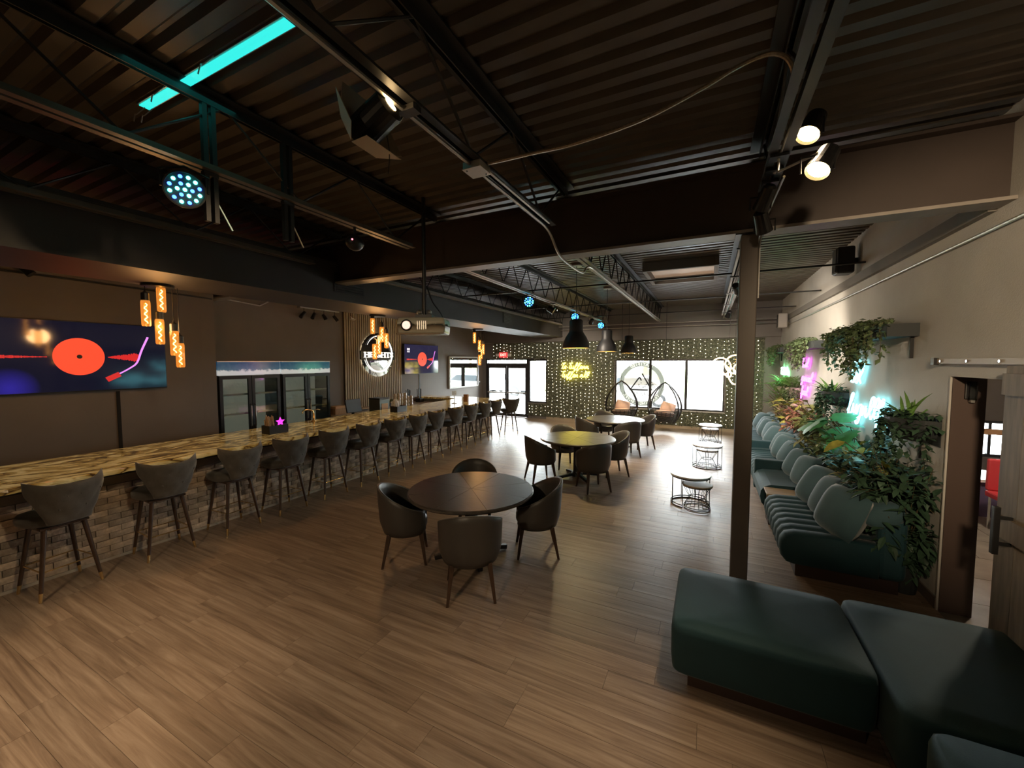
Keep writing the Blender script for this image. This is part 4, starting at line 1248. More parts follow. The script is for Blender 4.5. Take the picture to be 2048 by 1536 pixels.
MB().prism([(Ri*math.cos(2*PI*i/48), Ri*math.sin(2*PI*i/48)) for i in range(48)], -.0015, -.0005, 'y').build('disc', 'frost', t)
def arc_text(txt, r_, a_mid, step, flip, ex=0):
    mb = MB(); k = len(txt)
    for i, ch in enumerate(txt):
        if ch == ' ': continue
        g = text_mesh(ch, .125, ex, .004)
        if not flip: a = a_mid - (i-(k-1)/2)*step; rot = a - PI/2
        else: a = a_mid + (i-(k-1)/2)*step; rot = a + PI/2
        g.xf(Matrix.Translation((r_*math.cos(a), r_*math.sin(a), 0)) @ Matrix.Rotation(rot,4,'Z')); mb.add(g.v, g.f)
    mb.xf(Matrix.Translation((0,-.002,0)) @ flat(0)); return mb
arc_text('CERTIFIED', .67, PI/2, .125, False).build('top_lettering', cw, t)
arc_text('TRAINING CENTER', .67, -PI/2, .135, True).build('bottom_lettering', cw, t)
# letters are cut out of the ring so that the cream film behind them catches the daylight
rs = MB(); rs.grid([[(q*math.cos(2*PI*i/n),yy,q*math.sin(2*PI*i/n)) for i in range(n)] for q, yy in ((Ro,-.003),(Ri,-.003),(Ri,-.001),(Ro,-.001))], close_u=True, close_v=True)
ro = rs.build('ring_solid'); ct = MB()
for a_ in (('CERTIFIED', .67, PI/2, .125, False), ('TRAINING CENTER', .67, -PI/2, .135, True)):
    q_ = arc_text(*a_, ex=.004); ct.add(q_.v, q_.f)
co = ct.build('ring_cutter')
bo = ro.modifiers.new('b', 'BOOLEAN'); bo.object = co; bo.operation = 'DIFFERENCE'; bo.solver = 'EXACT'; bo.use_self = True
me_ = ro.evaluated_get(bpy.context.evaluated_depsgraph_get()).to_mesh()
fin = MB(); fin.add([tuple(v.co) for v in me_.vertices], [tuple(p_.vertices) for p_ in me_.polygons if abs(p_.normal.y) > .5 and sum(me_.vertices[k_].co.y for k_ in p_.vertices)/len(p_.vertices) < -.0025])
bpy.data.objects.remove(ro); bpy.data.objects.remove(co)
fin.build('ring', og, t); print('RING', len(fin.f))
tri = MB(); A_, B_, C_ = (-.02,.30),(.40,-.20),(-.34,-.20)
def strip2(p, q, w):
    p, q = Vector(p), Vector(q); d = (q-p).normalized(); nn = Vector((-d.y,d.x))*w/2
    return [(p+nn),(p-nn),(q-nn),(q+nn)]
for p, q in ((( .07,.26),(.37,-.205)),((.37,-.205),(-.31,-.205)),((-.14,.36),(-.385,-.05))):
    pass
def tri_edges(sgn=1):
    for p, q, w in (((.06,.24),(.36,-.2),.045),((.36,-.2),(-.22,-.2),.05),((-.02,.36),(-.34,-.2),.045),((.06,.24),(.0,.12),.045)):
        P = strip2(p,q,w); tri.add([(-a.x,-.003,a.y) for a in P], [(0,1,2,3)])
tri_edges(); tri.build('triangle', dkv, t)
g = text_mesh('JIU-JITSU', .125, 0, .002); g.xf(Matrix.Translation((0,-.0035,-.33)) @ flat(0)); g.build('style_lettering', dkv, t)
g = text_mesh('GRACIE', .125, 0, .002); g.xf(Matrix.Translation((.30,-.0035,.06)) @ flat(0) @ Matrix.Rotation(R(61),4,'Z')); g.build('family_lettering', dkv, t)
fgm = MB()
for i in range(9):
    a, b = r4.uniform(-.12,.18), r4.uniform(-.15,.04); w_, h_ = r4.uniform(.02,.06), r4.uniform(.01,.04); fgm.add([(a,-.003,b),(a+w_,-.003,b),(a+w_,-.003,b+h_),(a,-.003,b+h_)],[(0,1,2,3)])
fgm.build('emblem_marks', dkv, t)

# ================================================================ RIGHT WALL
def leafmesh(Ln, Wd, droop=.3, fold=.25, n=5, notch=False):
    """leaf along +x, z up"""
    rows = []
    for i in range(n+1):
        f = i/n; w = Wd/2*(math.sin(PI*f**.8)**.8 if 0 < f < 1 else 0) + (.0008)
        if notch and i % 2 == 0 and 0 < i < n: w *= .72
        x = Ln*f; z = -droop*Ln*f*f
        rows.append([(x,-w,z+w*fold),(x,0,z),(x,w,z+w*fold)])
    return MB().grid(rows)
def put(mb, src, loc, yaw, pitch, roll=0, s=1):
    mt = Matrix.Translation(loc) @ Euler((roll, -pitch, yaw)).to_matrix().to_4x4() @ Matrix.Scale(s,4)
    mb.add([mt @ Vector(p_) for p_ in src.v], src.f)
small = leafmesh(.065,.042,.25,.2,2)
def ivy_shelf(y0, y1, nm, seed, n=46, z0=2.47, drop=.55):
    t = thing('floating_shelf', 'charcoal floating shelf box on the right wall, ' + nm, 'shelf', (XR, (y0+y1)/2, z0), 0, 'floating plant shelves')
    w = (y1-y0)/2
    b = MB(); b.box(-.25,-.001,-w,w,0,.02); b.box(-.25,-.235,-w,w,.02,.13); b.box(-.235,-.001,-w,-w+.015,.02,.13); b.box(-.235,-.001,w-.015,w,.02,.13); b.build('box', 'planter', t)
    for s in (-1,1): MB().box(-.03,-.001,s*(w-.12)-.01,s*(w-.12)+.01,-.22,0).build('bracket', 'black', t)
    rr = random.Random(seed); fo, sm_ = MB(), MB()
    t2 = thing('trailing_ivy', 'trailing ivy spilling from the shelf on the right wall, ' + nm, 'plant', (XR, (y0+y1)/2, z0+.02), 0, 'trailing ivies on shelves')
    for i in range(n):
        yy = rr.uniform(-w+.05,w-.05)
        if yy < -w+.45 and rr.random() < .75: yy += .5
        x0 = rr.uniform(-.24,-.08); ln = rr.uniform(.25,1)*drop*(1-.25*abs(yy)/w)
        pts = [(x0,yy,.02),(x0-.05,yy+rr.uniform(-.03,.03),.16),(-.285-rr.uniform(0,.06),yy+rr.uniform(-.06,.06),.10)]
        k = int(ln/.05); px, py, pz = pts[-1]
        for q in range(k):
            px += rr.uniform(-.012,.010); py += rr.uniform(-.022,.022); pz -= .05; pts.append((px,py,pz))
        sm_.tube(pts, .0022, 3)
        for q, p_ in enumerate(pts[1:]):
            for _ in range(2 if q > 1 else 5):
                put(fo, small, (p_[0]+rr.uniform(-.03,.03), p_[1]+rr.uniform(-.04,.04), p_[2]+rr.uniform(-.03,.04)), rr.uniform(0,6.3), rr.uniform(-1.1,.5), rr.uniform(-.6,.6), rr.uniform(.7,1.25))
    stuff(fo.build('leaves', 'leaf', t2)); stuff(sm_.build('vines', 'stem', t2))
ivy_shelf(5.35,7.35,'nearest the barn door',1,70,2.45,.60)
ivy_shelf(8.55,10.75,'above the magenta sign',2,60,2.43,.55)
ivy_shelf(12.2,13.8,'farthest, above the green sign',3,44,2.42,.55)

blade = leafmesh(.34,.030,.45,.3,5); frond = MB()
def fern_frond(Ln, n=11):
    m = MB(); lf_ = leafmesh(.09,.022,.1,.1,2)
    pts = [(Ln*i/n,0,.35*Ln*math.sin(PI*.6*i/n)-.42*Ln*(i/n)**2) for i in range(n+1)]
    m.tube(pts, .003, 3)
    for i in range(1,n+1):
        s = math.sin(PI*(.12+.85*i/n))+.15
        for sg in (-1,1): put(m, lf_, pts[i], sg*1.25, -.15, 0, s)
    return m
fr_a = fern_frond(.42)
def wall_planter(y, z, nm, seed, kind, vine=True, basket=False, w=.36):
    t = thing('hanging_planter', ('woven' if basket else 'charcoal half-round') + ' wall planter with plant, ' + nm, 'planter', (XR-.003, y, z), 0, 'wall planters')
    rows = []
    for f, zz in ((.55,-.12),(.82,-.06),(.97,.02),(1.0,.10)):
        rows.append([(-.27*f*math.sin(a), w*f*math.cos(a), zz) for a in [PI*i/16 for i in range(17)]])
    for f, zz in ((.93,.10),(.88,.03)): rows.append([(-.27*f*math.sin(a), w*f*math.cos(a), zz) for a in [PI*i/16 for i in range(17)]])
    b = MB().grid(rows); b.f += [tuple(range(16,-1,-1)), tuple(range(5*17,6*17))]
    b.box(-.004,0,-w,w,-.13,.12); b.build('pot', 'basket' if basket else 'planter', t, smooth=False)
    MB().prism([(-.25*math.sin(PI*i/12), w*.9*math.cos(PI*i/12)) for i in range(13)], .03, .075).build('soil', 'soil', t)
    MB().box(-.014,-.001,-.01,.01,-.30,-.12).build('bracket', 'black', t)
    rr = random.Random(seed)
    if kind == 'spike':
        for i in range(16):
            a = rr.uniform(0,6.3); o = blade.build('leaf', 'leaf_fern', t) if i == 0 else None
            if i == 0: me = o.data; o0 = o
            else: o = bpy.data.objects.new('leaf', me); COL.objects.link(o); o.parent = t
            o.location = (-.13+.04*math.cos(a), rr.uniform(-.12,.12), .07); o.rotation_euler = (0, -rr.uniform(.45,1.25), a); k = rr.uniform(.7,1.1); o.scale = (k,k,k)
    else:
        g = MB()
        for i in range(24): put(g, fr_a, (-.13+rr.uniform(-.04,.04), rr.uniform(-.18,.18), .07), rr.uniform(0,6.3), rr.uniform(.2,1.0), 0, rr.uniform(.7,1.1))
        g.build('fronds', 'leaf_fern', t)
    g = MB()
    for i in range(260 if not basket else 160):
        a = rr.uniform(0,PI); put(g, small, (-.27*rr.uniform(.6,1.1)*math.sin(a), w*rr.uniform(.6,1.1)*math.cos(a), rr.uniform(.02,.17)), rr.uniform(0,6.3), rr.uniform(-.6,.8), 0, rr.uniform(.8,1.4))
    if vine:
        for i in range(26):
            a = rr.uniform(.2,2.9); x0, y0 = -.29*math.sin(a), w*math.cos(a); k = rr.randint(4,13)
            for q in range(k):
                x0 += rr.uniform(-.01,.01); y0 += rr.uniform(-.02,.02)
                put(g, small, (x0,y0,.06-q*.05), rr.uniform(0,6.3), rr.uniform(-1,.2), 0, rr.uniform(.8,1.2)); put(g, small, (x0,y0,.04-q*.05), rr.uniform(0,6.3), rr.uniform(-1,.2), 0, rr.uniform(.8,1.2))
    stuff(g.build('trailing_leaves', 'leaf_dark' if not basket else 'leaf', t))
    return t
wall_planter(5.18,1.56,'dark, nearest the barn door',21,'spike')
wall_planter(7.85,1.63,'dark, between blue and magenta signs',22,'spike',True,False,.40)
wall_planter(11.1,1.50,'pale basket, under the magenta sign',23,'fern',True,True,.34)
wall_planter(12.6,1.44,'pale basket, farthest below the green sign',24,'fern',False,True,.34)

# ---- planting behind the sofas
t = thing('planter_trough', 'long dark trough behind the wall sofas holding plants', 'planter', (1.70, 5.2, 0))
MB().box(.0,.14,0,7.5,0,.62).build('box', 'planter', t); MB().box(.01,.13,.02,7.48,.60,.635).build('soil', 'soil', t)
mon = leafmesh(.34,.36,.35,-.12,8,True); crl = leafmesh(.22,.10,.3,.3,5); olv = leafmesh(.15,.055,.25,.2,3); palm = leafmesh(.34,.035,.3,.2,4)
mesh_of = {}
def big_plant(y, nm, src, m, n, h0, h1, spread, seed, cat_label, x=1.75, pitch=(-.3,.7)):
    t = thing('leafy_plant', cat_label, 'plant', (x, y, .63), 0, 'plants in the trough behind the sofas')
    rr = random.Random(seed); key = (id(src), m)
    if key not in mesh_of: mesh_of[key] = src.mesh('leaf', m, True)
    stems = MB()
    for i in range(n):
        a = rr.uniform(0,2*PI); h = rr.uniform(h0,h1)*(1-.35*(i/n)*0); r_ = spread*rr.uniform(.15,1)*(.5+.5*h/h1)
        p1 = (max(-.55,min(-.03, r_*math.cos(a)*.8-.12)), r_*math.sin(a)*1.1, h)
        if math.cos(a) > .2: a = PI - a
        stems.tube([(rr.uniform(-.03,.03),rr.uniform(-.05,.05),0),(p1[0]*.4,p1[1]*.4,h*.7),p1], .005, 4)
        o = bpy.data.objects.new('leaf', mesh_of[key]); COL.objects.link(o); o.parent = t
        o.location = p1; k = rr.uniform(.7,1.15); o.scale = (k,k,k); o.rotation_euler = (rr.uniform(-.5,.5), -rr.uniform(*pitch), a+rr.uniform(-.5,.5))
    stems.build('stems', 'stem', t)
def bushy(y, nm, src, m, n, h, spread, seed, label, x=1.75):
    t = thing('bushy_plant', label, 'plant', (x, y, .63), 0, 'plants in the trough behind the sofas')
    rr = random.Random(seed); g = MB(); sm_ = MB()
    for i in range(n//14):
        a = rr.uniform(0,6.3); tip = Vector((max(-.5,min(.06,spread*math.cos(a)*.8-.12)), spread*math.sin(a)*1.2, rr.uniform(.35,1)*h)); base = Vector((rr.uniform(-.04,.04),rr.uniform(-.1,.1),0))
        mid = base.lerp(tip,.6)+Vector((0,0,.12)); sm_.tube([base,mid,tip], .003, 3)
        for k in range(14):
            f = rr.uniform(.25,1); p_ = base.lerp(mid,f/.6) if f < .6 else mid.lerp(tip,(f-.6)/.4)
            put(g, src, p_+Vector((rr.uniform(-.03,.03),rr.uniform(-.04,.04),rr.uniform(-.03,.03))), rr.uniform(0,6.3), rr.uniform(-.7,.8), 0, rr.uniform(.6,1.2))
    for (mm) in (g,): mm.v = [(min(p_[0], XR-.008-x), p_[1], p_[2]) for p_ in mm.v]
    stuff(g.build('foliage', m, t)); sm_.build('stems', 'stem', t)
big_plant(6.55,'',mon,'leaf_mon',15,.35,.86,.42,31,'large-leaved green monstera between the blue sign and sofa')
big_plant(5.55,'',crl,'leaf_yel',34,.10,.72,.40,32,'yellow-green croton plant above the nearest tufted sofa')
bushy(5.3,'',olv,'leaf_dark',1100,.55,.55,33,'dark bushy plant at the near end of the trough')
bushy(5.95,'',olv,'leaf_olive',520,.52,.36,34,'olive bushy plant under the blue neon sign')
bushy(6.95,'',olv,'leaf',800,.62,.45,35,'fine-leaved green bush beyond the monstera')
bushy(7.65,'',olv,'leaf_olive',800,.80,.45,36,'olive bush below the dark wall planter between signs')
big_plant(8.35,'',crl,'leaf_olive',40,.2,.90,.45,37,'tall olive-leaved plant past the dark wall planter')
bushy(8.95,'',olv,'leaf_red',500,.78,.40,38,'rust-tinged leafy plant below the magenta sign')
big_plant(9.75,'',crl,'leaf_yel',36,.2,.80,.45,39,'yellowish leafy plant directly below the magenta sign')
bushy(10.5,'',olv,'leaf_olive',700,.75,.45,40,'olive bush below the first pale basket')
big_plant(11.35,'',palm,'leaf_fern',46,.3,.85,.45,41,'bright palm-like plant below the second pale basket',1.74,(.1,1.0))
big_plant(12.25,'',palm,'leaf_fern',46,.4,1.0,.45,42,'bright green palm-like plant at the far end of the trough',1.74,(.2,1.1))

t = thing('floor_plant', 'dark bushy plant in a floor pot beside the doorway', 'plant', (1.72, 4.99, 0))
MB().lathe([(.09,0),(.12,.26),(.11,.26)], 18).build('pot', 'planter', t); MB().lathe([(.11,.2),(.02,.22)], 14).build('soil', 'soil', t)
rr_ = random.Random(77); g = MB(); sm_ = MB()
for i in range(60):
    a = rr_.uniform(0,6.3); tip = Vector((max(-.24,min(.10,.28*math.cos(a)-.05)), .24*math.sin(a), rr_.uniform(.3,1.35))); base = Vector((0,0,.21))
    mid = base.lerp(tip,.6)+Vector((0,0,.10)); sm_.tube([base,mid,tip], .003, 3)
    for k in range(16):
        f = rr_.uniform(.15,1); p_ = base.lerp(mid,f/.6) if f < .6 else mid.lerp(tip,(f-.6)/.4)
        put(g, olv, p_+Vector((rr_.uniform(-.03,.03),rr_.uniform(-.04,.04),rr_.uniform(-.12,.03))), rr_.uniform(0,6.3), rr_.uniform(-.9,.5), 0, rr_.uniform(.6,1.2))
g.v = [(min(p_[0], .125), p_[1], p_[2]) for p_ in g.v]
stuff(g.build('foliage', 'leaf_dark', t)); sm_.build('stems', 'stem', t)
# ---- barn door, track, sconce, speakers, wall conduit
d3 = struct(MB().box(1.762,1.776,2.45,3.78,.02,2.17).build('door_3', 'reveal'))
for i in range(7):
    MB().box(1.744,1.762,2.455+i*.189,2.455+i*.189+.185,.02,2.17).build('plank', 'plank_brown', d3)
for z in (.06,1.05,1.98): MB().box(1.728,1.744,2.455,3.776,z,z+.14).build('rail_board', 'plank_brown', d3)
h = MB(); h.box(1.655,1.685,3.60,3.635,.96,1.27); h.build('handle', 'black', d3, bev=.004)
MB().box(1.685,1.745,3.61,3.625,1.02,1.04).box(1.685,1.745,3.61,3.625,1.19,1.21).build('handle_post', 'black', d3)
t = thing('barn_door_track', 'tan sliding door rail with bolts above the doorway', 'door track', (XR-.03, 4.93, 2.20))
MB().box(-.008,.0,-3.2,0,-.022,.022).build('rail', mat('tan_rail', (.40,.33,.25), .45), t)
MB().box(-.03,.004,-.05,.01,-.035,.03).build('end_stop', 'black', t)
for k in range(8):
    MB().cyl((-.018,-.12-k*.4,0),(.029,-.12-k*.4,0), .011, n=8).build('bolt', 'chrome', t)
for yy in (-1.35,-2.2): MB().box(-.045,-.012,yy-.02,yy+.02,-.22,.05).build('hanger', 'black', t)
t = thing('glass_sconce', 'small clear-glass sconce inside the doorway', 'wall light', (1.965, OY1-.017, 1.93))
MB().box(-.035,.035,-.02,0,-.05,.10).build('backplate', 'black', t, bev=.006); MB().lathe([(.022,-.06),(.026,-.04),(.026,.09),(.02,.10)],12,(0,-.045,0),cap=False).build('glass', 'glass', t, smooth=True)
MB().box(-.012,.012,-.05,-.015,-.075,-.055).build('arm', 'galv', t)
def speaker(loc, m, lab, s=1.0):
    t = thing('box_speaker', lab, 'speaker', loc)
    MB().box(-.11*s,.10*s,-.12*s,.12*s,-.19*s,.19*s).build('cabinet', m, t, bev=.03*s, seg=3); MB().box(-.118*s,-.108*s,-.095*s,.095*s,-.165*s,.165*s).build('grille', 'steel', t, bev=.004)
    MB().box(.10*s,.10*s+.05,-.03,.03,-.03,.03).build('bracket', 'steel', t)
speaker((XR-.16,7.35,3.64), 'steel', 'dark wall speaker high on the right wall by the beam')
speaker((XR-.17,12.6,3.26), mat('grey_speaker', (.35,.33,.30), .5), 'pale wall speaker high on the right wall near the window end')
tag(MB().cyl((XR-.022,YB+.1,3.17),(XR-.022,YF-.12,3.17), .013, n=8).build('straight_conduit', 'galv'), 'straight metal conduit running along the right wall', 'conduit')
t = thing('annex_fill_lamp', 'added globe fill lamp on the ceiling past the doorway', 'fill lamp', (3.2, 6.2, 3.1))  # invented lamp, added to brighten the annex
MB().lathe([(.08,-.03),(.08,0),(.02,0)], 18).build('canopy', 'black', t); MB().sph((0,0,-.12), .10, 16, 10).build('globe', emis('fill_globe_glow', (1,.85,.65), 6), t, smooth=True)  # canopy and globe of the added fill lamp
lamp('annex_fill_glow', 'POINT', (0,0,-.28), 90, (1,.84,.64), size=.1, parent=t)
# annex furniture
t = thing('annex_counter', 'wooden service counter in the room past the doorway', 'counter', (3.9, 8.2, 0))
MB().box(-1.1,1.1,-.3,.3,0,.50).build('body', mat('violet_panel', (.10,.08,.15), .5), t); MB().box(-1.15,1.15,-.35,.35,.50,.54).build('top', 'marble', t); MB().box(-1.1,1.1,-.2,-.1,1.16,1.23).build('rail', mat('orange_rail', (.30,.17,.09), .4), t)
for s in (-1.05,1.05): MB().box(s-.03,s+.03,-.18,-.12,.54,1.16).build('post', 'steel', t)
t = thing('red_chair', 'red vinyl chair in the room past the doorway', 'chair', (3.55, 7.2, 0))
MB().box(-.24,.24,-.24,.24,.42,.50).build('seat', 'red', t, bev=.02); MB().box(-.24,.24,.18,.24,.5,.92).build('backrest', 'red', t, bev=.02)
for a in (-.2,.2):
    for b in (-.2,.2): MB().cyl((a,b,0),(a,b,.42),.014,n=6).build('leg', 'chrome', t)
# ================================================================ CEILING FIXTURES
def bell(loc, label, watts, zt=3.46):
    x, y, z = loc
    t = thing('bell_pendant', label, 'pendant light', (x,y,z), 0, 'dark bell pendants over the floor')
    MB().lathe([(.252,0),(.25,.02),(.235,.10),(.20,.19),(.155,.26),(.13,.30),(.125,.33),(.125,.50),(.10,.53),(.03,.54)], 32, cap=False).build('shade', 'steel', t, smooth=True)
    MB().lathe([(.246,.004),(.243,.02),(.228,.10),(.193,.187),(.15,.255),(.11,.30),(.01,.31)], 32, cap=False).build('inner_shade', mat('shade_inner', (.85,.62,.25), .5) if 'shade_inner' not in bpy.data.materials else bpy.data.materials['shade_inner'], t, smooth=True)
    MB().sph((0,0,.13), .045, 12, 8).build('bulb', emis('warm_bulb', (1,.78,.35), 110) if 'warm_bulb' not in bpy.data.materials else bpy.data.materials['warm_bulb'], t, smooth=True)
    MB().cyl((0,0,.16),(0,0,.31), .02, n=8).build('socket', 'black', t)
    MB().cyl((0,0,.53),(0,0,ZC-z-.02), .006, n=6).build('cord', 'black', t)
    MB().lathe([(.10,ZC-z-.04),(.10,ZC-z-.01),(.02,ZC-z-.0)], 20).build('canopy', 'beam_edge', t)
    lamp('bell_light', 'SPOT', (0,0,.08), watts, (1,.76,.42), rot=(0,0,0), size=.06, spot=130, blend=.5, parent=t)
    return t
bell((-2.24,7.18,2.44), 'dark bell pendant over the middle table, nearest of three', 60)
bell((-2.26,9.74,2.43), 'dark bell pendant over the farthest table, middle of three', 60)
bell((-2.21,12.4,2.44), 'dark bell pendant nearest the window, farthest of three', 60)

def par(loc, tgt, label, watts, seed):
    d = Vector(tgt)-Vector(loc); q = d.to_track_quat('Z','Y')
    t = thing('party_light', label, 'stage light', loc, 0, 'round coloured party lights'); t.rotation_mode = 'QUATERNION'; t.rotation_quaternion = q
    MB().lathe([(.06,-.13),(.10,-.10),(.112,-.02),(.112,.012),(.103,.012),(.103,-.004)], 24, cap=True).build('housing', 'black', t)
    k = 0
    for rr_, n in ((0,1),(.038,6),(.078,12)):
        for i in range(n):
            an = 2*PI*i/max(n,1)+(.26 if n == 12 else 0); cy_ = (k*5+seed) % 9 < 5; MB().sph((rr_*math.cos(an),rr_*math.sin(an),.001), .012, 8, 5).build('cyan_led' if cy_ else 'blue_led', 'led_c' if cy_ else 'led_b', t); k += 1
    qi = q.inverted()
    up = qi @ Vector((0,0,1)); side = Vector((1,0,0)) if abs(up.x) < .8 else Vector((0,1,0)); s = up.cross(Vector((0,0,1))).normalized()
    yk = [s*.118, s*.125+up*.10, up*.145, -s*.125+up*.10, -s*.118]
    MB().tube(yk, .008, 5).build('yoke', 'black', t)
    lamp('party_glow', 'SPOT', (0,0,.05), watts, (.04,.85,.78), rot=(PI,0,0), size=.08, spot=70, blend=.9, parent=t)
    return t
par((-3.05,1.41,3.30), (-.6,.1,2.7), 'cyan and blue party light glowing on the near joist', 4, 0)
par((-3.12,7.0,3.33), (-.4,3,2.2), 'teal party light on the far joist, nearest the beam', 3, 1)
par((-3.12,9.9,3.33), (-.6,4,2.0), 'teal party light on the far joist, middle of three', 3, 2)
par((-3.12,12.6,3.33), (-.6,6,2.0), 'teal party light on the far joist, closest to the window', 3, 3)

# added glowing bar, painting in teal party light on a deck flute
t = thing('lit_flute_bar', 'added glowing bar for a teal-lit flute of the near ceiling deck', 'lit flute', (-2.78, 1.43, 3.972))
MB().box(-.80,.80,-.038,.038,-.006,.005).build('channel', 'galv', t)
MB().box(-.79,.79,-.028,.028,-.012,-.0061).build('diffuser', 'strip', t)  # glowing face of the added bar
for k, (a, b) in enumerate(((-.83,.0),(-.80,.03),(-.45,-.05),(.12,-.05))):
    MB().tube(bez([(a+.05,b,-.012),(a-.02,b-.02,-.05),(a-.07,b-.01,-.03),(a-.12,b,-.06)],4), .004, 4).build('added_bar_wire', 'galv', t)
lamp('lit_flute_glow', 'AREA', (0,0,-.03), .35, (.05,.85,.75), size=.6, parent=t)  # added lamp for the teal spill of the bar

def spot_head(parent, loc, tgt, r_=.075, ln=.16, lit=None, name='head'):
    d = (Vector(tgt)-Vector(loc)); q = d.to_track_quat('Z','Y')
    mt = Matrix.Translation(loc) @ q.to_matrix().to_4x4()
    g = MB().lathe([(r_*.55,-ln),(r_*.8,-ln*.9),(r_*.9,-ln*.3),(r_,0),(r_*.93,0),(r_*.85,-.02)], 20, cap=True).xf(mt).build(name, 'blackmetal', parent, smooth=False)
    MB().lathe([(r_*.84,-.018),(r_*.5,-.016),(.002,-.014)], 18, cap=False).xf(mt).build('lens', 'spotlens' if lit else 'chrome', g, smooth=True)
    return g
def ceiling_spot(loc, tgt, mount, label, lit=0, r_=.075, spot=60):
    t = thing('ceiling_spotlight', label, 'spotlight', mount, 0, 'black ceiling spotlights')
    l = Vector(loc)-Vector(mount); tg = Vector(tgt)-Vector(mount)
    MB().tube([(0,0,0),(0,0,min(-.02, l.z*.5)), l + Vector((0,0,.10))], .008, 6).build('arm', 'galv', t)
    MB().tube([l+Vector((-r_-.01,0,0)), l+Vector((-r_-.01,0,.09)), l+Vector((r_+.01,0,.09)), l+Vector((r_+.01,0,0))], .006, 5).build('yoke', 'blackmetal', t)
    MB().box(-.05,.05,-.04,.04,-.012,.004).build('clamp', 'blackmetal', t)
    spot_head(t, l, tg, r_, .17, lit)
    if lit:
        o = lamp('spot_beam', 'SPOT', l + (tg-l).normalized()*.02, lit, (1,.75,.48) if mount[1] < 4 else (1,.86,.70), size=.12, spot=spot, blend=1.0, parent=t)
        o.rotation_euler = (tg-l).to_track_quat('-Z','Y').to_euler()
    return t
ceiling_spot((.50,3.06,3.58),(-1.0,1.4,0),(.35,3.2,3.46),'upper of two lit warm spotlights above the column', 85, .070, 75)
ceiling_spot((.52,2.86,3.28),(-1.2,1.2,0),(.35,3.0,3.46),'lower of two lit warm spotlights above the column', 75, .068, 75)
ceiling_spot((.36,3.75,3.22),(1.4,6,0),(.35,3.62,3.46),'unlit black spotlight hanging just above the column top', 0, .06)
ceiling_spot((.30,3.45,3.30),(-1,6,0),(.35,3.40,3.46),'unlit black spotlight left of the lit pair', 0, .055)
# added warm fill spots behind the camera for the near floor and right wall
ceiling_spot((-3.05,-.9,3.25),(-3.8,.7,0),(-3.05,-1.0,3.46),'added warm fill spotlight, unseen behind the camera, over the near floor', 250, .075, 56)
ceiling_spot((.35,-.9,3.25),(1.86,4.4,2.3),(.35,-1.0,3.46),'added warm fill spotlight, unseen behind the camera, aimed at the doorway', 560, .075, 42)
ceiling_spot((-1.38,-2.2,3.25),(-2.6,3.2,0),(-1.38,-2.3,3.46),'added warm fill spotlight, unseen at the back of the room', 150, .075, 75)

# far bay spots; those after the first are added as fill
ceiling_spot((-3.12,8.35,3.30),(1.0,9.5,.8),(-3.12,8.3,3.46),'black ceiling spotlight in the far bay between teal party lights', 260, .075, 120)
ceiling_spot((-3.12,11.4,3.30),(-5.0,14,1.0),(-3.12,11.3,3.46),'added fill spotlight near the window aimed at the hedge wall', 170, .07, 110)
ceiling_spot((.37,7.1,3.28),(1.86,10.5,1.6),(.37,7.0,3.46),'added fill spotlight past the beam aimed at the planted wall', 280, .07, 100)
ceiling_spot((.37,11.2,3.30),(-.6,14,.8),(.37,11.1,3.46),'added fill spotlight behind the ring lights aimed at the window wall', 160, .07, 110)
# barn-door floodlight
t = thing('barn_door_spotlight', 'black stage spotlight with open barn-door flaps near the junction box', 'stage light', (-1.38,1.62,3.46))
bl_ = Vector((-.14,-.12,-.10)); tg = Vector((-1.9,-.2,-1.0))
dirv = (tg-bl_).normalized(); q = dirv.to_track_quat('Z','Y'); mt = Matrix.Translation(bl_) @ q.to_matrix().to_4x4()
MB().lathe([(.03,-.14),(.075,-.13),(.08,.0),(.08,.09),(.074,.09),(.074,.02)], 22).xf(mt).build('body', 'black', t)
MB().lathe([(.072,.03),(.002,.04)], 18, cap=False).xf(mt).build('lens', 'chrome', t)
MB().lathe([(.032,-.141),(.002,-.15)], 14, cap=False).xf(mt).build('rear_vent', emis('rear_glow', (1,.66,.3), 18), t)
flap = mat('flap_paint', (.36,.29,.2), .5)
for k, (rx, w) in enumerate(((0,.15),(PI/2,.12),(PI,.15),(-PI/2,.12))):
    m2 = mt @ Matrix.Translation((0,0,.09)) @ Matrix.Rotation(rx,4,'Z') @ Matrix.Translation((0,.08,0)) @ Matrix.Rotation(R(-55 if k % 2 == 0 else -45),4,'X')
    MB().prism([(-w*.55,0),(w*.55,0),(w*.8,.13),(-w*.8,.13)], -.0015, .0015).xf(m2).build('flap', flap, t)
for s in (-1,1):
    a = bl_ + (q @ Vector((s*.09,0,0)))
    MB().tube([a, a+Vector((.06,.05,.07)), Vector((0,0,0))+Vector((s*.02,0,0))], .006, 5).build('yoke', 'blackmetal', t)
MB().box(-.05,.05,-.03,.03,-.02,.006).build('clamp', 'steel', t)
MB().tube(bez([bl_+Vector((.05,.05,-.02)), bl_+Vector((.06,.06,-.12)), bl_+Vector((.05,.06,-.22))],4), .003, 4).build('lead', 'black', t)
o = lamp('flood_beam', 'SPOT', bl_+dirv*.1, 60, (1,.72,.42), size=.05, spot=60, blend=.6, parent=t); o.rotation_euler = dirv.to_track_quat('-Z','Y').to_euler()

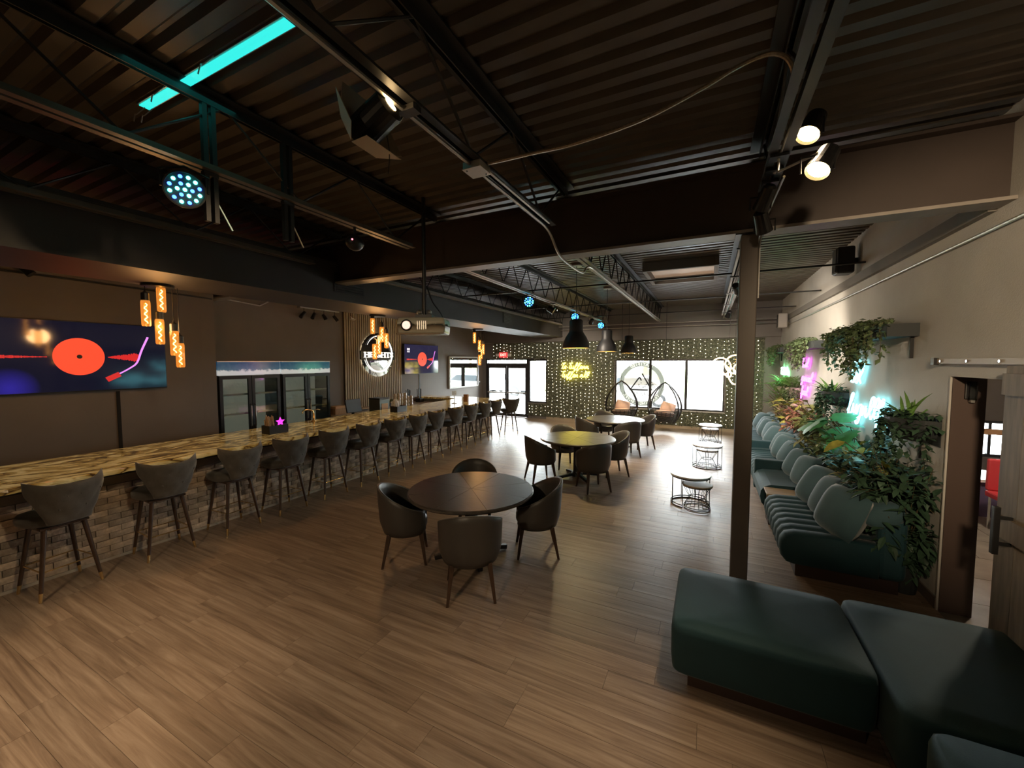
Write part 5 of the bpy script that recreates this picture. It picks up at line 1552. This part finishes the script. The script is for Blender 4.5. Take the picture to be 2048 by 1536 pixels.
# conduits and junction boxes
t = thing('junction_box', 'square metal junction box under the near joist', 'junction box', (-1.385,2.27,3.44))
MB().box(-.065,.065,-.065,.065,-.015,.028).build('box', 'galv', t, bev=.003); MB().box(-.07,.07,-.07,.07,-.019,-.0151).build('cover', mat('cover_plate', (.62,.58,.52), .4), t, bev=.002)
for a in (-.045,.045): MB().cyl((a,a,-.022),(a,a,-.019),.006,n=6).build('screw', 'steel', t)
tag(MB().tube(bez([(-1.40,YB+.2,3.452),(-1.40,2.0,3.452),(-1.40,2.20,3.452)],4), .012, 6).build('conduit', 'galv'), 'metal conduit along the near joist behind the junction box', 'conduit')
tag(MB().tube(bez([(-1.40,2.34,3.452),(-1.40,3.2,3.455),(-1.41,3.62,3.44),(-1.42,3.95,3.30),(-1.42,4.35,3.265),(-1.42,4.8,3.28),(-1.44,5.05,3.40),(-1.45,5.35,3.45),(-1.46,6.2,3.456),(-1.46,13.4,3.456)],6), .012, 6).build('conduit', 'galv'), 'metal conduit dipping under the beam towards the far bay', 'conduit')
tag(MB().tube(bez([(-1.34,2.34,3.452),(-1.34,3.45,3.455)],4), .011, 6).build('conduit', 'galv'), 'short metal conduit beside the junction box', 'conduit')
tag(MB().tube(bez([(-1.31,2.29,3.47),(-1.0,2.31,3.475),(-.74,2.32,3.475),(-.38,2.34,3.52),(-.08,2.36,3.61),(.08,2.38,3.68),(.21,2.40,3.715),(.29,2.43,3.70),(.33,2.45,3.64),(.34,2.47,3.55),(.34,2.5,3.49)],6), .011, 7).build('flexible_conduit', mat('flex_conduit', (.42,.34,.25), .4, metal=.6, var=.25, vs=90)), 'loose flexible conduit arching from the junction box to the next joist', 'conduit')
tag(MB().tube(bez([(-1.75,.9,3.9),(-1.72,.98,3.72),(-1.6,1.05,3.66),(-1.4,1.1,3.72),(-1.3,1.12,3.86)],6), .006, 5).build('loose_cable', 'black'), 'loose black cable drooping from the near ceiling deck', 'cable')
tag(MB().tube([(.42,3.3,3.45),(.40,3.95,3.42),(.37,4.0,3.29),(.362,4.09,3.22),(.362,4.09,2.75)], .009, 5).build('cable', 'galv'), 'cable running from the lit spotlights down the column', 'cable')
for k, (yy, zz, nm) in enumerate(((13.35,3.40,'upper'),(13.55,3.30,'lower'))):
    tag(MB().cyl((-4.8,yy,zz),(XR-.01,yy,zz), .014, n=6).build('cross_pipe', 'galv'), '%s of two pale pipes crossing in front of the far wall' % nm, 'pipe', 'pipes at the far wall')
# strut channel with cables on the joist above the column, far bay
t = thing('cable_tray', 'pale strut channel following the joist behind the column', 'cable tray', (.30,4.6,3.44))
for s in (-1,1): MB().box(s*.035-.012,s*.035+.012,0,7.5,-.02,.012).build('rail', 'beam_edge', t)
MB().tube([(.07,.0,.02),(.08,3,.03),(.06,7,.02)], .012, 5).build('cable', mat('teal_cable', (.08,.25,.25), .5), t)
for k in range(5): MB().box(-.07,.07,.4+k*1.6,.44+k*1.6,-.035,-.02).build('bracket', 'steel', t)
# hanger posts on the second joist
for k, (yy, zz, nm) in enumerate(((1.56,3.14,'nearer'),(2.11,3.16,'farther'))):
    t = thing('hanger_post', '%s black double steel hanger below the near joist' % nm, 'hanger', (-3.05,yy,0), 0, 'steel hangers under the joist')
    for s in (-1,1): MB().box(-.018,.018,s*.026-.014,s*.026+.014,zz,3.94).build('channel', 'steel', t)
    MB().box(-.02,.02,-.045,.045,3.44,3.465).build('clip', 'steel', t)
    MB().tube([(0,.04,zz+.14),(.0,.13,zz-.02)], .006, 5).build('brace', mat('teal_lit_rod', (.35,.55,.55), .4) if k == 0 else M['galv'], t)

# projector
t = thing('projector', 'cream ceiling projector hanging in front of the soffit', 'projector', (-2.85,3.55,2.585), R(26))
# local x right, y away from camera
bd = soft_block(-.27,.25,-.16,.24,-.085,.085,.012); bd.build('casing', 'cream', t, smooth=True)
MB().lathe([(.058,-.03),(.062,.0),(.05,.004),(.046,-.02)], 20).xf(Matrix.Translation((-.16,-.165,0)) @ Matrix.Rotation(PI/2,4,'X')).build('lens_ring', 'black', t)
MB().lathe([(.044,.0),(.02,.012),(.002,.015)], 18, cap=False).xf(Matrix.Translation((-.16,-.172,0)) @ Matrix.Rotation(PI/2,4,'X')).build('lens', emis('projector_lens', (1,.62,.5), .9), t, smooth=True)
for i in range(5): MB().box(-.045+i*.022,-.033+i*.022,-.172,-.158,-.045,.045).build('vent_bar', 'galv', t)
MB().box(-.27,.20,-.168,-.10,-.096,-.082).build('front_lip', 'traywood', t, bev=.004)
MB().box(-.09,.09,-.06,.06,.09,.125).build('mount_plate', 'black', t); MB().cyl((0,0,.12),(0,0,ZC-2.585), .022, n=10).build('pole', 'black', t)
MB().tube(bez([(.02,.03,.45),(.08,.05,.28),(.16,.1,.16),(.2,.2,.06)],5), .008, 5).build('cable', 'black', t)
for a in (-.05,.06): MB().sph((a,-.04,.15), .03, 8, 5).build('swivel', 'galv', t)

# small dome camera near the beam
t = thing('mini_projector', 'small black projector with a red light under the near joist', 'projector', (-3.02,2.75,3.31))
MB().sph((0,0,0), .075, 14, 9, (1,1.2,.95)).build('body', 'black', t, smooth=True); MB().cyl((0,0,.06),(0,0,.15),.012,n=8).build('stem', 'black', t); MB().sph((.045,-.07,.01), .008, 6, 4).build('indicator', emis('red_led', (1,.1,.15), 6), t)

# ring chandelier
t = thing('ring_chandelier', 'cluster of glowing warm ring lights hanging beside the column', 'chandelier', (.40,9.7,2.03))
rr = random.Random(5)
for k, (c_, r_, e_) in enumerate((((-.17,0,.06),.19,(1.2,.3,.2)),((.10,.02,.10),.20,(1.45,.6,0)),((.22,-.02,-.02),.17,(1.0,-.5,.6)),((.05,0,-.15),.18,(1.3,.2,1.0)),((-.08,.05,-.03),.16,(.7,.9,.3)))):
    E_ = Euler(e_).to_matrix()
    MB().tube([Vector(c_)+E_@Vector((r_*math.cos(2*PI*i/36), r_*math.sin(2*PI*i/36), 0)) for i in range(36)], .014, 6, closed=True).build('ring', 'neon_w', t, smooth=True)
for k in range(8):
    a = rr.uniform(0,6.3); p0 = Vector((.18*math.cos(a),.1*math.sin(a),rr.uniform(-.05,.2))); p1 = p0+Vector((rr.uniform(-.25,.25),rr.uniform(-.1,.1),rr.uniform(-.15,.22)))
    MB().cyl(p0,p1,.004,n=5).build('brass_rod', 'brass', t)
for a in (-.05,.09): MB().cyl((a,0,.22),(a*.5+.02,0,ZC-2.03-.01), .003, n=4).build('cord', 'black', t)

# spots behind the bar
t = thing('track_spotlights', 'track of four small black spotlights above the fridge wall', 'track light', (XL+.10, 6.40, 3.40), 0)
MB().box(-.08,.02,-.52,.52,-.012,.012).build('track', 'galv', t)
for k, (yy, a) in enumerate(((-.42,-.35),(-.16,-.25),(.10,.1),(.40,.2))):
    MB().cyl((0,yy,0),(0,yy,-.10),.006,n=5).build('stem', 'black', t)
    MB().cyl((.03,yy+a*.3,-.22),(-.02,yy-a*.1,-.10),.042,.035,12).build('head', 'black', t)
t = thing('small_spotlight', 'small black spotlight above the large screen', 'spotlight', (XN+.10,1.78,3.34))
MB().cyl((-.095,0,.02),(0,0,.02),.01,n=6).build('arm', 'black', t); MB().cyl((0,-.03,.04),(.05,.05,-.06),.04,.05,14).build('head', 'blackmetal', t); MB().box(-.07,.02,-.08,.08,.03,.045).build('plate', 'black', t)
tag(MB().tube([(XL+.02,4.05,3.40),(XL+.02,5.05,3.33),(XL+.02,5.27,3.46),(XL+.02,5.6,3.46)], .012, 6).build('conduit', 'galv'), 'kinked pale conduit on the wall above the fridges', 'conduit')
tag(MB().tube([(XN+.02,-1,3.32),(XN+.02,2.3,3.30),(XN+.02,3.9,3.27)], .012, 6).build('conduit', 'steel'), 'dark conduit on the wall above the large screen', 'conduit')
t = thing('security_camera', 'small white security camera at the top of the slat panel', 'camera', (XL+.05,7.32,3.33))
MB().cyl((0,0,0),(.05,0,-.03),.015,n=8).build('arm', 'white', t); MB().cyl((.04,-.03,-.05),(.10,.05,-.09),.035,.035,12).build('body', 'white', t)
t = thing('light_switch', 'dark thermostat on the wall beside the mirror', 'thermostat', (XL+.012,13.72,1.35))
MB().box(-.01,.01,-.04,.04,-.06,.06).build('plate', 'black', t, bev=.003); MB().box(.01,.013,-.025,.025,0,.04).build('screen', 'galv', t)
# ================================================================ OUTSIDE
struct(MB().box(-60,60,YF+.2,22,-.12,-.03).build('ground_parking', mat('pale_asphalt', (.30,.30,.295), .9, var=.12, vs=1.5)))
struct(MB().box(-60,60,26.5,120,-.12,-.02).build('ground_lawn', mat('lawn', (.07,.10,.018), .9, var=.3, vs=1.2)))
struct(MB().box(-60,60,22,26.5,-.12,-.03).build('ground_road', mat('road', (.38,.38,.37), .9, var=.1, vs=1)))
struct(MB().box(-60,60,21.85,22,-.12,.06).build('kerb', mat('kerb', (.55,.54,.5), .8)))
r6 = random.Random(9)
def tree(x, y, h, r_, label, m):
    t = thing('tree', label, 'tree', (x,y,0), 0, 'trees across the road')
    MB().tube([(0,0,-.05),(.1,0,h*.35),(.05,.1,h*.6),(.2,0,h*.8)], [.22,.17,.12,.05], 8).build('trunk', 'stem', t)
    for k in range(4):
        a = k*1.6; MB().tube([(.06,0,h*.4),(r_*.5*math.cos(a),r_*.5*math.sin(a),h*.62),(r_*.8*math.cos(a),r_*.8*math.sin(a),h*.75)], [.08,.05,.02], 5).build('branch', 'stem', t)
    g = MB(); lf_ = leafmesh(.34,.22,.2,.2,1)
    for i in range(620):
        a, b = r6.uniform(0,6.3), r6.uniform(-1,1); rr = r_*r6.uniform(.55,1)**.6
        put(g, lf_, (rr*math.cos(a)*math.sqrt(1-b*b), rr*math.sin(a)*math.sqrt(1-b*b), h*.72+b*h*.32), r6.uniform(0,6.3), r6.uniform(-1,1), r6.uniform(-1,1), r6.uniform(.8,1.6))
    stuff(g.build('foliage', m, t))
tl = mat('tree_leaf', (.045,.07,.018), .6, orand=.3, var=.2); tl2 = mat('tree_leaf_pale', (.075,.085,.03), .6, orand=.3, var=.2); tl3 = mat('tree_leaf_rust', (.09,.055,.03), .6, orand=.3, var=.2)
for i, (x, y, h, r_, m, nm) in enumerate(((-10.2,35,7,3,tl2,'pale green tree seen through the left window pane'),(-4.5,42,8,3.4,tl,'green tree behind the round decal'),(-4.5,32,6,2.6,tl3,'rust-coloured tree seen in the middle window pane'),(1.5,44,8,3.5,tl2,'pale tree right of the middle window pane'),(5,34,6.5,2.8,tl,'green tree seen in the right window pane'),(-20,40,9,4,tl,'tree seen beyond the entrance doors'))):
    tree(x, y, h, r_, nm, m)
def car(x, y, rz, m, label):
    t = thing('parked_car', label, 'car', (x,y,-.03), rz, 'parked cars')
    side = [(-2.2,.35),(-2.25,.75),(-1.9,.95),(-1.2,1.02),(-.6,1.45),(.9,1.47),(1.6,1.05),(2.15,.95),(2.25,.6),(2.2,.35)]
    MB().prism(side, -.85, .85, 'y').build('body', m, t, bev=.06, seg=3)
    MB().prism([(-1.05,1.03),(-.55,1.40),(.85,1.41),(1.42,1.05)], -.856, .856, 'y').build('windows', mat('car_glass', (.03,.035,.04), .08) if 'car_glass' not in bpy.data.materials else bpy.data.materials['car_glass'], t)
    for a in (-1.4,1.4):
        for s in (-1,1): w = MB().cyl((a,s*.70,.33),(a,s*.88,.33),.33,n=18).build('wheel', 'black', t); MB().cyl((a,s*.881,.33),(a,s*.89,.33),.19,n=12).build('hubcap', 'galv', w)
    for s in (-.6,.6): MB().box(2.20,2.27,s-.16,s+.16,.66,.80).build('headlamp', 'white', t)
car(-3.6,21.0,.05, mat('white_car', (.75,.75,.75), .25), 'white car parked beyond the middle window pane')
car(2.2,18.2,.8, mat('silver_car', (.62,.64,.66), .25, metal=.3), 'silver car close outside the right window pane')
car(-12.5,23.5,.0, mat('grey_car', (.4,.42,.45), .3), 'grey car seen through the pane beside the doors')
# neighbouring building with outside stair, past the doors
t = thing('neighbour_building', 'pale building with slatted shutters beyond the doors', 'building', (-19,27,0))
MB().box(-7,5,0,6,-.1,6).build('wall', mat('pale_render', (.72,.72,.70), .8), t)
for k in range(3): 
    w = MB().box(-4+k*3,-2.4+k*3,-.05,.02,1.2,2.6).build('window', 'car_glass' if 'car_glass' in M else bpy.data.materials['car_glass'], t); MB().box(-4.1+k*3,-2.3+k*3,-.07,-.04,1.1,1.2).build('ledge', 'white', w)
t = thing('outside_stair', 'dark metal stair slanting down outside the left door', 'stair', (-15.6,24.4,0))
for s in (0,1.0): MB().bar((-2.6,s,3.4),(2.2,s,.0), .08, .25).build('stringer', 'steel', t)
for k in range(14): f = (k+.5)/14; MB().box(-2.6+4.8*f-.14,-2.6+4.8*f+.14,0,1.0,3.42-3.4*f,3.46-3.4*f).build('tread', 'steel', t)
MB().bar((-2.6,0,4.3),(2.2,0,.9), .04, .04).build('handrail', 'steel', t)
for k in range(7): f = k/6; MB().cyl((-2.6+4.8*f,0,3.4-3.4*f),(-2.6+4.8*f,0,4.3-3.4*f),.02,n=5).build('baluster', 'steel', t)
MB().box(-4.2,-2.6,0,1.0,3.3,3.4).build('landing', 'steel', t); MB().box(-4.2,-4.1,.0,.1,-.1,3.3).build('post', 'steel', t)
